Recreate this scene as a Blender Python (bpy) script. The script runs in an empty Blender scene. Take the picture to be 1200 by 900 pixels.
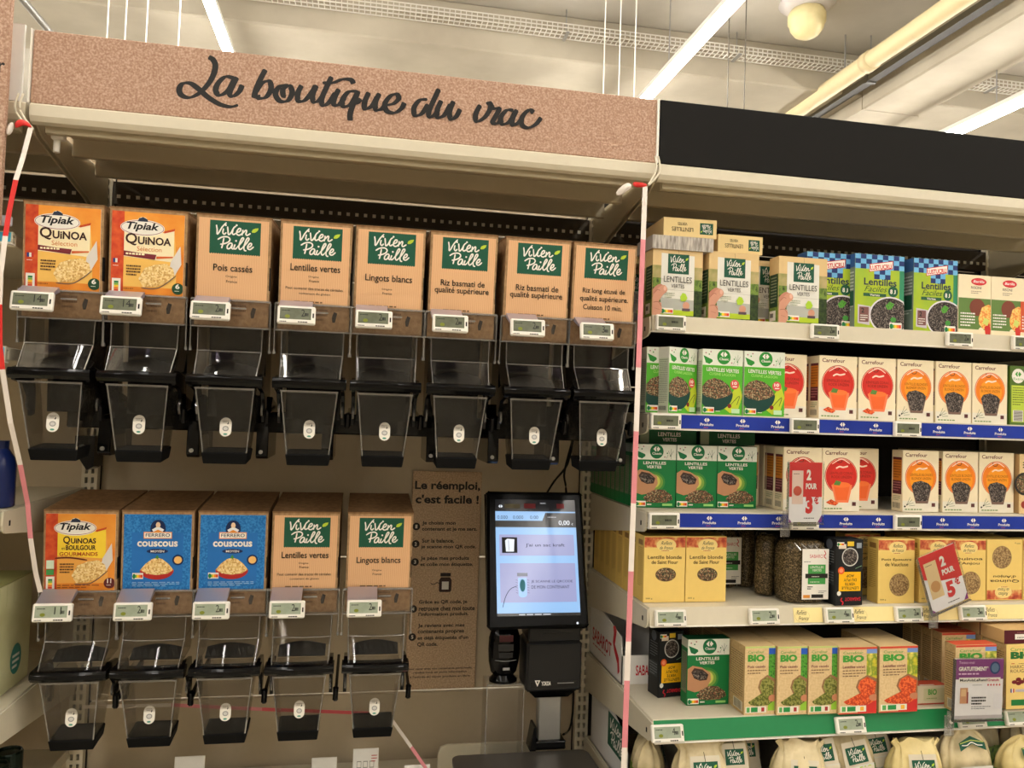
import bpy, math, random
from mathutils import Matrix, Vector
R = math.radians
SC = bpy.context.scene
COL = SC.collection

# ------------------------------------------------------------------ camera, world, lamps, exposure
cam_data = bpy.data.cameras.new('camera')
cam = bpy.data.objects.new('camera', cam_data)
COL.objects.link(cam)
SC.camera = cam
YAW, PITCH, ROLL, FPX = R(10.7326), R(2.1443), R(1.9009), 919.83
_f = Vector((math.sin(YAW) * math.cos(PITCH), math.cos(YAW) * math.cos(PITCH), math.sin(PITCH)))
_r = Vector((math.cos(YAW), -math.sin(YAW), 0))
_u = _r.cross(_f)
_r2 = _r * math.cos(ROLL) + _u * math.sin(ROLL)
_u2 = -_r * math.sin(ROLL) + _u * math.cos(ROLL)
cam.matrix_world = Matrix(((_r2.x, _u2.x, -_f.x, 0), (_r2.y, _u2.y, -_f.y, 0), (_r2.z, _u2.z, -_f.z, 1.55), (0, 0, 0, 1)))
cam_data.sensor_width = 36
cam_data.lens = FPX / 1200 * 36
cam_data.clip_start = 0.05

world = bpy.data.worlds.new('world')
SC.world = world
world.use_nodes = True
world.node_tree.nodes['Background'].inputs[0].default_value = (1.0, 0.93, 0.82, 1)
world.node_tree.nodes['Background'].inputs[1].default_value = 0.15

SC.view_settings.view_transform = 'Standard'
SC.view_settings.look = 'None'
SC.view_settings.gamma = 1
SC.view_settings.use_curve_mapping = False
EXPO = 1.2
SC.view_settings.exposure = EXPO
SC.cycles.max_bounces = 10
SC.cycles.diffuse_bounces = 4
SC.cycles.glossy_bounces = 4
SC.cycles.transmission_bounces = 6
SC.cycles.transparent_max_bounces = 24
SC.cycles.sample_clamp_indirect = 6
SC.cycles.caustics_reflective = False
SC.cycles.caustics_refractive = False
TUBE_STRENGTH = 21.0
LAMP_COL = (1.0, 0.955, 0.89)
TUBE_X = [-3.3, -0.82, 1.65, 3.82, 6.3]      # rows of ceiling tube lights, they run away from the camera

# ------------------------------------------------------------------ materials (all procedural)
def lin(c):
    c = c / 255.0
    return c / 12.92 if c <= 0.04045 else ((c + 0.055) / 1.055) ** 2.4

_mats = {}
def C(r, g, b, rough=0.5, metal=0.0, spec=0.3, grain=0.04):
    """plain coloured surface with a faint procedural mottling"""
    k = (r, g, b, rough, metal, spec, grain)
    if k in _mats: return _mats[k]
    m = bpy.data.materials.new('surface_%d_%d_%d' % (r, g, b))
    m.use_nodes = True
    nt = m.node_tree; N = nt.nodes; bs = N['Principled BSDF']
    bs.inputs['Roughness'].default_value = rough
    bs.inputs['Metallic'].default_value = metal
    bs.inputs['Specular IOR Level'].default_value = spec
    col = (lin(r), lin(g), lin(b), 1)
    if grain > 0:
        tc = N.new('ShaderNodeTexCoord'); nz = N.new('ShaderNodeTexNoise'); mx = N.new('ShaderNodeMix')
        mx.data_type = 'RGBA'; nz.inputs['Scale'].default_value = 60
        mx.inputs['A'].default_value = tuple(v * (1 - grain) for v in col[:3]) + (1,)
        mx.inputs['B'].default_value = tuple(min(1, v * (1 + grain)) for v in col[:3]) + (1,)
        nt.links.new(tc.outputs['Object'], nz.inputs['Vector'])
        nt.links.new(nz.outputs['Fac'], mx.inputs['Factor'])
        nt.links.new(mx.outputs['Result'], bs.inputs['Base Color'])
    else:
        bs.inputs['Base Color'].default_value = col
    _mats[k] = m
    return m

def noisy(name, cols, scale, rough=0.7, kind='noise', stretch=(1, 1, 1), detail=4, bump=0.0):
    """procedural pattern of several tones: noise, voronoi cells, or fine ribs"""
    if name in _mats: return _mats[name]
    m = bpy.data.materials.new(name); m.use_nodes = True
    nt = m.node_tree; N = nt.nodes; bs = N['Principled BSDF']; L = nt.links
    bs.inputs['Roughness'].default_value = rough; bs.inputs['Specular IOR Level'].default_value = 0.25
    tc = N.new('ShaderNodeTexCoord'); mp = N.new('ShaderNodeMapping'); mp.inputs['Scale'].default_value = stretch
    L.new(tc.outputs['Object'], mp.inputs['Vector'])
    if kind == 'noise':
        t = N.new('ShaderNodeTexNoise'); t.inputs['Scale'].default_value = scale; t.inputs['Detail'].default_value = detail
        out = t.outputs['Fac']
    elif kind == 'ribs':
        t = N.new('ShaderNodeTexWave'); t.inputs['Scale'].default_value = scale; t.inputs['Distortion'].default_value = 0.6
        out = t.outputs['Fac']
    else:
        t = N.new('ShaderNodeTexVoronoi'); t.inputs['Scale'].default_value = scale
        sp = N.new('ShaderNodeSeparateColor'); L.new(t.outputs['Color'], sp.inputs[0]); out = sp.outputs[0]
    L.new(mp.outputs[0], t.inputs['Vector'])
    rp = N.new('ShaderNodeValToRGB'); el = rp.color_ramp.elements
    if kind == 'cells': rp.color_ramp.interpolation = 'CONSTANT'
    n = len(cols); lo, hi = (0.35, 0.65) if kind == 'noise' else (0.0, 1.0)
    for i, c in enumerate(cols):
        p = lo + (hi - lo) * (i / max(1, n - (0 if kind == 'cells' else 1)))
        e = el[i] if i < len(el) and i < 2 else el.new(p)
        e.position = p; e.color = (lin(c[0]), lin(c[1]), lin(c[2]), 1)
    L.new(out, rp.inputs[0]); L.new(rp.outputs[0], bs.inputs['Base Color'])
    if bump:
        bp_ = N.new('ShaderNodeBump'); bp_.inputs['Strength'].default_value = bump; bp_.inputs['Distance'].default_value = 0.001
        L.new(out, bp_.inputs['Height']); L.new(bp_.outputs[0], bs.inputs['Normal'])
    _mats[name] = m
    return m

def clear(name, tint, gloss=1.0, rough=0.03, haze=0.0, hazecol=(0.75, 0.72, 0.68)):
    if name in _mats: return _mats[name]
    m = bpy.data.materials.new(name); m.use_nodes = True
    nt = m.node_tree; N = nt.nodes; L = nt.links; N.clear()
    o = N.new('ShaderNodeOutputMaterial'); tr = N.new('ShaderNodeBsdfTransparent'); gl = N.new('ShaderNodeBsdfGlossy')
    df = N.new('ShaderNodeBsdfDiffuse'); df.inputs[0].default_value = (*hazecol, 1)
    tc = N.new('ShaderNodeTexCoord'); nz = N.new('ShaderNodeTexNoise'); nz.inputs['Scale'].default_value = 25
    L.new(tc.outputs['Object'], nz.inputs['Vector'])
    mr = N.new('ShaderNodeMapRange'); mr.inputs['To Min'].default_value = rough; mr.inputs['To Max'].default_value = rough * 2.5
    L.new(nz.outputs['Fac'], mr.inputs['Value']); L.new(mr.outputs[0], gl.inputs['Roughness'])
    tr.inputs[0].default_value = (*tint, 1)
    fr = N.new('ShaderNodeFresnel'); fr.inputs[0].default_value = 1.45
    mu = N.new('ShaderNodeMath'); mu.operation = 'MULTIPLY'; mu.use_clamp = True; mu.inputs[1].default_value = gloss
    L.new(fr.outputs[0], mu.inputs[0])
    a = N.new('ShaderNodeMixShader'); a.inputs[0].default_value = haze
    L.new(tr.outputs[0], a.inputs[1]); L.new(df.outputs[0], a.inputs[2])
    b = N.new('ShaderNodeMixShader'); L.new(mu.outputs[0], b.inputs[0]); L.new(a.outputs[0], b.inputs[1]); L.new(gl.outputs[0], b.inputs[2])
    L.new(b.outputs[0], o.inputs[0])
    _mats[name] = m
    return m

def glow(name, rgb, s):
    if name in _mats: return _mats[name]
    m = bpy.data.materials.new(name); m.use_nodes = True
    bs = m.node_tree.nodes['Principled BSDF']
    bs.inputs['Base Color'].default_value = (0.02, 0.02, 0.02, 1); bs.inputs['Roughness'].default_value = 0.15
    bs.inputs['Emission Color'].default_value = (*rgb, 1); bs.inputs['Emission Strength'].default_value = s
    _mats[name] = m
    return m

WHITE = C(236, 232, 222); PAPER = C(228, 226, 220); INK = C(38, 34, 30); BLACK = C(14, 14, 14, 0.3)
METAL = C(210, 201, 178, 0.45, 0, 0.5)              # cream powder-coated shelving
METAL_D = C(186, 174, 146, 0.5, 0, 0.4)
PANEL = C(190, 174, 146, 0.45, 0, 0.5)
PLAST = C(5, 5, 6, 0.12, 0, 0.22, 0)
BEZEL = C(7, 7, 8, 0.25, 0, 0.12, 0)
RUBBER = C(12, 12, 12, 0.7, 0, 0.12)
SILVER = C(170, 170, 168, 0.35, 0.8, 0.5)
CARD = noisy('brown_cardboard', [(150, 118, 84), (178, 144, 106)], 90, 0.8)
CARD_D = noisy('dark_lid_cardboard', [(122, 90, 58), (142, 106, 70)], 90, 0.8)  # darker brown board of the carton lid
KRAFTSIGN = noisy('speckled_kraft_board', [(160, 124, 104), (176, 142, 120), (196, 166, 146)], 230, 0.75, detail=2)
KRAFTPOST = noisy('speckled_kraft_poster', [(178, 150, 120), (212, 184, 152)], 260, 0.75, detail=2)
KRAFTRIB = noisy('ribbed_kraft_print', [(214, 164, 118), (230, 186, 142)], 95, 0.7, 'ribs')
LENTIL = noisy('lentil_mix', [(60, 52, 40), (120, 96, 66), (176, 156, 120), (88, 70, 52), (60, 72, 50), (140, 92, 70)], 480, 0.6, 'cells')
LENTILD = noisy('dark_lentils', [(30, 28, 28), (66, 58, 56), (92, 82, 76), (48, 40, 40), (130, 120, 112)], 460, 0.6, 'cells')
BAGGED = noisy('bagged_lentils', [(54, 46, 32), (76, 66, 44), (92, 78, 54), (66, 56, 38), (118, 100, 70)], 400, 0.22, 'cells')
GRAIN = noisy('pale_grain', [(226, 190, 120), (244, 218, 160), (206, 160, 92), (238, 206, 140)], 320, 0.7, 'cells')
SPELT = noisy('spelt_seen_through_window', [(150, 120, 80), (180, 150, 104), (120, 94, 62)], 380, 0.7, 'cells')
REDLEN = noisy('red_lentils', [(214, 84, 42), (236, 112, 60), (190, 66, 36)], 300, 0.6, 'cells')
SPLITP = noisy('split_peas', [(122, 126, 56), (150, 150, 80), (92, 98, 40)], 300, 0.6, 'cells')
FIELD = noisy('printed_field', [(84, 110, 44), (120, 146, 62), (52, 74, 30)], 70, 0.5)
LEAFY = noisy('printed_leaves', [(46, 120, 40), (96, 170, 60), (28, 84, 34)], 160, 0.5)
ARAB = noisy('blue_arabesque_print', [(26, 104, 176), (56, 138, 206)], 260, 0.5, detail=1)
GREENL = C(24, 84, 62); CLEAR = clear('clear_plastic', (0.86, 0.85, 0.83), 0.42, 0.02, 0.003)
CLEARX = clear('clear_clip_plastic', (0.93, 0.93, 0.93), 1.4, 0.06, 0.10)
CLEARH = clear('clear_front_plate', (0.96, 0.95, 0.94), 0.6, 0.03, 0.01)
CLEARE = clear('clear_plastic_rim', (0.7, 0.68, 0.66), 2.5, 0.06, 0.22)
CLEARV = clear('lilac_plastic_holder', (0.66, 0.62, 0.74), 0.6, 0.2, 0.62, (0.40, 0.36, 0.50))
CLEARS = clear('clear_sign_sleeve', (0.985, 0.985, 0.985), 0.5, 0.04, 0.0)
FILM = clear('shiny_film', (0.95, 0.95, 0.95), 1.6, 0.06, 0.02)

# ------------------------------------------------------------------ mesh builder
class MB:
    def __init__(s): s.v = []; s.f = []; s.mi = []; s.mats = []; s.T = Matrix()
    def m(s, mat):
        if mat not in s.mats: s.mats.append(mat)
        return s.mats.index(mat)
    def add(s, verts, faces, mat):
        o = len(s.v); i = s.m(mat)
        s.v += [tuple(s.T @ Vector(p)) for p in verts]
        s.f += [tuple(o + k for k in f) for f in faces]; s.mi += [i] * len(faces)
        return s
    def box(s, x0, x1, y0, y1, z0, z1, mat, c=0.0):
        if c <= 0:
            return s.add([(x0,y0,z0),(x1,y0,z0),(x1,y1,z0),(x0,y1,z0),(x0,y0,z1),(x1,y0,z1),(x1,y1,z1),(x0,y1,z1)],
                         [(3,2,1,0),(4,5,6,7),(0,1,5,4),(1,2,6,5),(2,3,7,6),(3,0,4,7)], mat)
        import itertools
        v = []; idx = {}
        for sx, sy, sz in itertools.product((0, 1), repeat=3):
            X, Y, Z = (x1 if sx else x0), (y1 if sy else y0), (z1 if sz else z0)
            dx, dy, dz = (-c if sx else c), (-c if sy else c), (-c if sz else c)
            for a, p in enumerate(((X, Y+dy, Z+dz), (X+dx, Y, Z+dz), (X+dx, Y+dy, Z))):
                idx[(sx, sy, sz, a)] = len(v); v.append(p)
        F = []
        for a in range(3):
            for q in (0, 1):
                o = [k for k in range(3) if k != a]
                cyc = []
                for b0, b1 in ((0,0),(1,0),(1,1),(0,1)):
                    t = [0,0,0]; t[a] = q; t[o[0]] = b0; t[o[1]] = b1
                    cyc.append(idx[(t[0], t[1], t[2], a)])
                if (q == 0) == (a != 1): cyc.reverse()
                F.append(tuple(cyc))
        for a in range(3):
            o = [k for k in range(3) if k != a]
            for b0 in (0, 1):
                for b1 in (0, 1):
                    t0 = [0,0,0]; t1 = [0,0,0]; t1[a] = 1
                    t0[o[0]] = t1[o[0]] = b0; t0[o[1]] = t1[o[1]] = b1
                    F.append((idx[(*t0, o[0])], idx[(*t1, o[0])], idx[(*t1, o[1])], idx[(*t0, o[1])]))
        for sx, sy, sz in itertools.product((0, 1), repeat=3):
            F.append(tuple(idx[(sx, sy, sz, a)] for a in range(3)))
        return s.add(v, F, mat)
    def prism(s, prof, axis, a, b, mat):
        """extrude a 2D outline along an axis; prof gives the other two coordinates in order"""
        def P(p, t):
            return (t, p[0], p[1]) if axis == 'x' else ((p[0], t, p[1]) if axis == 'y' else (p[0], p[1], t))
        n = len(prof); v = [P(p, a) for p in prof] + [P(p, b) for p in prof]
        f = [tuple(range(n)), tuple(range(2*n - 1, n - 1, -1))] + [(i, i + n, (i+1) % n + n, (i+1) % n) for i in range(n)]
        return s.add(v, f, mat)
    def loops(s, loops, mat, cap0=True, cap1=True):
        n = len(loops[0]); v = [p for l in loops for p in l]; f = []
        for k in range(len(loops) - 1):
            for i in range(n):
                j = (i + 1) % n
                f.append((k*n + i, k*n + j, (k+1)*n + j, (k+1)*n + i))
        if cap0: f.append(tuple(range(n - 1, -1, -1)))
        if cap1: f.append(tuple((len(loops) - 1)*n + i for i in range(n)))
        return s.add(v, f, mat)
    def tube(s, pts, r, mat, n=8, flat=1.0):
        pts = [Vector(p) for p in pts]; L = []
        for i, p in enumerate(pts):
            d = (pts[min(i+1, len(pts)-1)] - pts[max(i-1, 0)]).normalized()
            a = Vector((0, 0, 1)) if abs(d.z) < 0.9 else Vector((0, 1, 0))
            x = d.cross(a).normalized(); y = x.cross(d)
            rr = r[i] if isinstance(r, (list, tuple)) else r
            L.append([tuple(p + x*math.cos(t*math.tau/n)*rr + y*math.sin(t*math.tau/n)*rr*flat) for t in range(n)])
        return s.loops(L, mat)
    def cyl(s, c, r, h, mat, n=16, axis='z', r2=None):
        r2 = r if r2 is None else r2; L = []
        for t, rr in ((0, r), (h, r2)):
            l = []
            for i in range(n):
                a = i*math.tau/n; x, y = math.cos(a)*rr, math.sin(a)*rr
                l.append((c[0]+x, c[1]+y, c[2]+t) if axis == 'z' else ((c[0]+x, c[1]+t, c[2]+y) if axis == 'y' else (c[0]+t, c[1]+x, c[2]+y)))
            L.append(l)
        return s.loops(L, mat)
    def ribbon(s, pts, w, mat, nrm=(0, -1, 0), th=0.0006):
        """flat band following pts, its width in the plane across nrm"""
        pts = [Vector(p) for p in pts]; L = []; nrm = Vector(nrm)
        for i, p in enumerate(pts):
            d = (pts[min(i+1, len(pts)-1)] - pts[max(i-1, 0)]).normalized()
            x = d.cross(nrm).normalized(); ww = w[i] if isinstance(w, (list, tuple)) else w
            L.append([tuple(p - x*ww/2), tuple(p + x*ww/2), tuple(p + x*ww/2 - nrm*th), tuple(p - x*ww/2 - nrm*th)])
        return s.loops(L, mat)
    def mesh(s, name):
        me = bpy.data.meshes.new(name); me.from_pydata(s.v, [], s.f)
        for m in s.mats: me.materials.append(m)
        me.polygons.foreach_set('material_index', s.mi); me.update()
        return me
    def build(s, name, parent=None, loc=None, smooth=False, bevel=0, solid=0, subsurf=0):
        me = s.mesh(name)
        if smooth: me.shade_smooth()
        return put(name, me, parent, loc, bevel, solid, subsurf)

def put(name, me, parent=None, loc=None, bevel=0, solid=0, subsurf=0):
    o = bpy.data.objects.new(name, me); COL.objects.link(o)
    if parent is not None: o.parent = parent
    if loc: o.location = loc
    if solid:
        q = o.modifiers.new('thickness', 'SOLIDIFY'); q.thickness = solid; q.offset = 0
    if bevel:
        q = o.modifiers.new('edges', 'BEVEL'); q.width = bevel; q.segments = 2; q.limit_method = 'ANGLE'; q.angle_limit = R(35)
    if subsurf:
        q = o.modifiers.new('smooth', 'SUBSURF'); q.levels = subsurf; q.render_levels = subsurf
    return o

def tag(o, label=None, cat=None, group=None, kind=None):
    for k, v in (('label', label), ('category', cat), ('group', group), ('kind', kind)):
        if v: o[k] = v
    return o
def thing(name, label, cat, loc=(0, 0, 0), rot=(0, 0, 0), group=None):
    o = bpy.data.objects.new(name, None); COL.objects.link(o); o.empty_display_size = 0.05
    o.location = loc; o.rotation_euler = rot
    return tag(o, label, cat, group)
def copy_tree(o, parent=None):
    c = o.copy(); COL.objects.link(c)
    if parent is not None: c.parent = parent
    for ch in list(o.children): copy_tree(ch, c)
    return c

# ------------------------------------------------------------------ printing: flat ink shapes laid on a face
_tc = {}
def text_mesh(s, bold=0.0, shear=0.0):
    k = (s, bold, shear)
    if k not in _tc:
        cu = bpy.data.curves.new('lettering', 'FONT'); cu.body = s; cu.offset = bold; cu.shear = shear
        cu.resolution_u = 3; cu.fill_mode = 'FRONT'
        ob = bpy.data.objects.new('lettering', cu)
        me = bpy.data.meshes.new_from_object(ob)
        v = [(p.co.x, p.co.y) for p in me.vertices]; f = [tuple(q.vertices) for q in me.polygons]
        bpy.data.objects.remove(ob); bpy.data.curves.remove(cu); bpy.data.meshes.remove(me)
        x0 = min(p[0] for p in v); x1 = max(p[0] for p in v); y0 = min(p[1] for p in v); y1 = max(p[1] for p in v)
        _tc[k] = ([((p[0]-x0)/(x1-x0), (p[1]-y0)/(y1-y0)) for p in v], f, (x1-x0)/(y1-y0))
    return _tc[k]

def smoothpts(pts, n=4):
    out = []
    P = [Vector(p) for p in pts]
    for i in range(len(P) - 1):
        a, b, c, d = P[max(i-1, 0)], P[i], P[i+1], P[min(i+2, len(P)-1)]
        for k in range(n):
            t = k / n
            out.append(0.5 * ((2*b) + (c - a)*t + (2*a - 5*b + 4*c - d)*t*t + (3*b - a - 3*c + d)*t**3))
    out.append(P[-1])
    return out

class Pr:
    """ink on a face: u runs right, v runs up, both 0..1 over w x h metres; T carries (x, 0, z) to the face, ink grows to -y"""
    def __init__(s, mb, T, w, h): s.mb = mb; s.T = T; s.w = w; s.h = h; s.l = 0; s.e = 0.0; s.clip = None
    def q(s, u, v):
        if s.clip: u = min(max(u, s.clip[0]), s.clip[2]); v = min(max(v, s.clip[1]), s.clip[3])
        return tuple(s.T @ Vector((u*s.w, -0.0001 - 0.00006*s.l - s.e, v*s.h)))
    def poly(s, pts, m):
        s.l += 1; s.mb.add([s.q(*p) for p in pts], [tuple(range(len(pts)))], m)
    def rect(s, a, b, c, d, m): s.poly([(a, b), (c, b), (c, d), (a, d)], m)
    def ell(s, u, v, ru, rv, m, n=20, a0=0, a1=360):
        full = a1 - a0 >= 360
        s.poly([(u + ru*math.cos(R(a0 + (a1-a0)*i/(n if full else n-1))), v + rv*math.sin(R(a0 + (a1-a0)*i/(n if full else n-1)))) for i in range(n)], m)
    def disc(s, u, v, r, m, n=18): s.ell(u, v, r, r*s.w/s.h, m, n)
    def txt(s, t, u, v, w, h, m, bold=0.0, shear=0.0, rot=0, centre=False):
        V, F, asp = text_mesh(t, bold, shear); s.l += 1
        if w is None: w = h*s.h*asp/s.w
        if h is None: h = w*s.w/asp/s.h
        if centre: u -= w/2
        c, sn = math.cos(R(rot)), math.sin(R(rot)); W = []
        for a, b in V:
            x = a*w*s.w; y = b*h*s.h
            W.append(s.q(u + (x*c - y*sn)/s.w, v + (x*sn + y*c)/s.h))
        s.mb.add(W, F, m)
    def line(s, pts, w, m, nib=None, n=4, box=(0, 0, 1, 1)):
        """pen stroke; w in metres; nib = thin width for level strokes"""
        s.l += 1
        P = [Vector(((box[0] + p[0]*(box[2]-box[0]))*s.w, (box[1] + p[1]*(box[3]-box[1]))*s.h)) for p in pts]
        P = smoothpts(P, n) if len(P) > 2 else P
        L = []
        for i, p in enumerate(P):
            d = (P[min(i+1, len(P)-1)] - P[max(i-1, 0)])
            d = d.normalized() if d.length > 1e-9 else Vector((1, 0))
            x = Vector((-d.y, d.x)); ww = w
            if nib is not None: ww = nib + (w - nib)*min(1, abs(d.x*0.30 - d.y*0.95)*1.15)
            if i in (0, len(P)-1): ww *= 0.6
            L.append((p + x*ww/2, p - x*ww/2))
        V = []; F = []
        for i, (a, b) in enumerate(L): s.e = 0.00005*i/len(L); V += [s.q(a.x/s.w, a.y/s.h), s.q(b.x/s.w, b.y/s.h)]
        s.e = 0.0
        for i in range(len(L)-1): F.append((2*i, 2*i+1, 2*i+3, 2*i+2))
        s.mb.add(V, F, m)
    def lines(s, u, v, w, n, dv, m, th=0.35, seed=1):
        """rows of tiny unreadable print"""
        s.l += 1; rn = random.Random(seed); V = []; F = []
        for k in range(n):
            x = u; end = u + w*(1 if k < n-1 else 0.7)
            while x < end:
                l = w*rn.uniform(0.06, 0.18); e = min(x + l, end); o = len(V)
                V += [s.q(x, v - k*dv), s.q(e, v - k*dv), s.q(e, v - k*dv + dv*th), s.q(x, v - k*dv + dv*th)]
                F.append((o, o+1, o+2, o+3)); x = e + w*0.03
        s.mb.add(V, F, m)

# brush lettering of the green tag, traced as pen strokes in a unit box
TAG_STROKES = [[(0.124,0.858),(0.141,0.716),(0.144,0.578),(0.177,0.624),(0.238,0.799),(0.32,0.948)],[(0.266,0.761),(0.254,0.634),(0.283,0.583),(0.321,0.644)],[(0.343,0.827),(0.353,0.704),(0.366,0.581),(0.413,0.643),(0.467,0.803),(0.509,0.855)],[(0.452,0.745),(0.439,0.632),(0.468,0.595),(0.51,0.642)],[(0.532,0.665),(0.586,0.708),(0.601,0.779),(0.565,0.788),(0.525,0.686),(0.534,0.604),(0.583,0.588),(0.638,0.652)],[(0.645,0.763),(0.64,0.674),(0.627,0.583)],[(0.638,0.646),(0.699,0.751),(0.719,0.727),(0.706,0.628),(0.736,0.599),(0.799,0.668)],[(0.279,0.472),(0.262,0.303),(0.24,0.148)],[(0.158,0.408),(0.243,0.492),(0.348,0.509),(0.397,0.446),(0.372,0.36),(0.287,0.293),(0.209,0.268)],[(0.448,0.309),(0.4,0.322),(0.351,0.232),(0.355,0.15),(0.407,0.171),(0.449,0.301),(0.437,0.175),(0.473,0.146)],[(0.502,0.295),(0.479,0.181),(0.505,0.151),(0.541,0.203)],[(0.541,0.203),(0.619,0.352),(0.667,0.484),(0.639,0.508),(0.6,0.391),(0.576,0.222),(0.602,0.148),(0.647,0.204)],[(0.647,0.204),(0.725,0.353),(0.772,0.484),(0.744,0.517),(0.705,0.406),(0.675,0.221),(0.691,0.127),(0.726,0.126)],[(0.749,0.223),(0.808,0.268),(0.825,0.339),(0.796,0.357),(0.755,0.274),(0.753,0.191),(0.804,0.17),(0.87,0.262)]]
def SCR(r, g, b):
    """a lit screen colour as it shows at this exposure"""
    return glow('screen_%d_%d_%d' % (r, g, b), (lin(r), lin(g), lin(b)), 1 / 2**EXPO)
def green_tag(P, a, b, c, d, fine=3, zig=True):
    """dark green tag, pinked lower edge, two brush words and a leaf"""
    if zig:
        n = 22; pts = [(a, d), (a, b)]
        for i in range(1, n*2): pts.append((a + (c-a)*i/(n*2), b - (0.02*(d-b) if i % 2 else 0)*1.6))
        pts += [(c, b), (c, d)]; P.poly(pts, GREENL)
    else: P.rect(a, b, c, d, GREENL)
    w = (c-a)*P.w*0.029
    for st in TAG_STROKES:
        P.line(st, w, WHITE, None, fine, (a, b, c, d))
    for x, y in ((0.307,0.864),(0.521,0.885),(0.519,0.404)):
        P.disc(a + x*(c-a), b + y*(d-b), 0.021*(c-a), WHITE, 7)
    P.poly([(a + x*(c-a), b + y*(d-b)) for x, y in ((0.819,0.713),(0.838,0.785),(0.89,0.825),(0.954,0.839),(0.937,0.757),(0.886,0.694),(0.834,0.687))], C(178, 206, 60))

def chevrons(P, u, v, s_, m, m2=None):
    """small two-arrow emblem, s_ = width in u"""
    k = s_; r = P.w/P.h*0.75
    L = [(0, .5), (.30, .92), (.46, .92), (.38, .62), (.38, .38), (.46, .08), (.30, .08)]
    Q = [(1, .5), (.70, .92), (.56, .92), (.62, .72), (.50, .66), (.50, .34), (.62, .28), (.56, .08), (.70, .08)]
    P.poly([(u + (x-.5)*k, v + (y-.5)*k*r) for x, y in L], m)
    P.poly([(u + (x-.5)*k, v + (y-.5)*k*r) for x, y in Q], m2 or m)

def nutri(P, a, b, c, d):
    P.rect(a, b, c, d, WHITE)
    cs = [C(20, 120, 70), C(130, 180, 60), C(250, 200, 40), C(236, 130, 40), C(220, 70, 40)]
    w = (c-a)*0.9/5
    l = P.l
    for i, m in enumerate(cs):
        P.l = l; P.rect(a + (c-a)*.05 + i*w, b + (d-b)*.2, a + (c-a)*.05 + (i+1)*w, b + (d-b)*.7, m)
    P.ell(a + (c-a)*.05 + w*.6, b + (d-b)*.45, w*.8, (d-b)*.42, C(20, 120, 70), 10)

FRONT = lambda x0, y0, z0: Matrix.Translation((x0, y0, z0))
def LEFTF(x0, y1, z0):   # face that looks to -x ; u runs from the back (y1) to the front
    return Matrix(((0, 1, 0, x0), (-1, 0, 0, y1), (0, 0, 1, z0), (0, 0, 0, 1)))
def RIGHTF(x1, y0, z0):
    return Matrix(((0, -1, 0, x1), (1, 0, 0, y0), (0, 0, 1, z0), (0, 0, 0, 1)))
def TOPF(x0, y0, z1):    # v runs to the back
    return Matrix(((1, 0, 0, x0), (0, 0, 1, y0), (0, -1, 0, z1), (0, 0, 0, 1)))

# ------------------------------------------------------------------ the setting: store hall
def struct(name, mb, parent=None, **k):
    o = mb.build(name, parent, **k)
    if parent is None: o['kind'] = 'structure'
    return o
CEIL = noisy('painted_concrete', [(184, 178, 166), (204, 198, 186)], 1.6, 0.9, detail=6)
CEIL2 = noisy('beam_paint', [(172, 163, 146), (186, 178, 160)], 2.5, 0.9, detail=6)
struct('floor', MB().box(-9, 11, -7, 13, -0.05, 0, noisy('vinyl_floor', [(176, 168, 152), (196, 188, 172)], 3, 0.35)))
struct('ceiling', MB().box(-9, 11, -7, 13, 4.2, 4.3, CEIL))
WALLM = noisy('wall_paint', [(196, 186, 166), (206, 196, 178)], 2, 0.9)
struct('wall_back', MB().box(-9, 11, 13, 13.1, 0, 4.3, WALLM))
struct('wall_front', MB().box(-9, 11, -7.1, -7, 0, 4.3, WALLM))
struct('wall_left', MB().box(-9.1, -9, -7.1, 13.1, 0, 4.3, WALLM))
struct('wall_right', MB().box(11, 11.1, -7.1, 13.1, 0, 4.3, WALLM))
# downstand beams: one across, one running away from the aisle on the right
struct('trim_1', MB().box(-9, 11, 4.98, 5.75, 3.9, 4.2, CEIL2, 0.01))
struct('trim_2', MB().box(3.42, 3.88, -7, 4.98, 3.8, 4.2, CEIL2, 0.01).box(3.42, 3.88, 5.75, 13, 3.8, 4.2, CEIL2, 0.01).box(3.42, 3.88, 4.98, 5.75, 3.8, 3.9, CEIL2))
struct('trim_3', MB().box(-9, 11, 8.6, 9.2, 3.9, 4.2, CEIL2, 0.01))

# tube lights in rows: real lamps, the only light of the hall
TUBE = glow('lit_tube', LAMP_COL, TUBE_STRENGTH)
HOUS = C(232, 230, 224, 0.4)
row_words = ['far left beyond the frame', 'seen at the top left above the kraft sign', 'crossing above the right end of the kraft sign', 'seen above the right end of the black band', 'far right beyond the frame']
for i, x in enumerate(TUBE_X):
    t = thing('tube_light', 'long white fluorescent tube light, row ' + row_words[i], 'ceiling light', (x, 2, 3.5), group=None)
    MB().prism([(-0.02, 0.05), (0.02, 0.05), (0.02, 0.08), (-0.02, 0.08)], 'y', -8, 9.5, HOUS).build('housing', t)
    MB().prism([(-0.018, 0.0), (0.018, 0.0), (0.026, 0.025), (0.018, 0.049), (-0.018, 0.049), (-0.026, 0.025)], 'y', -8, 9.5, TUBE).build('tube', t)
    w = MB()
    for y in (-6, -2, 2.2, 6.5): w.tube([(0, y, 0.08), (0, y, 0.70)], 0.004, SILVER, 6)
    w.build('suspension_wire', t)

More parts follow.
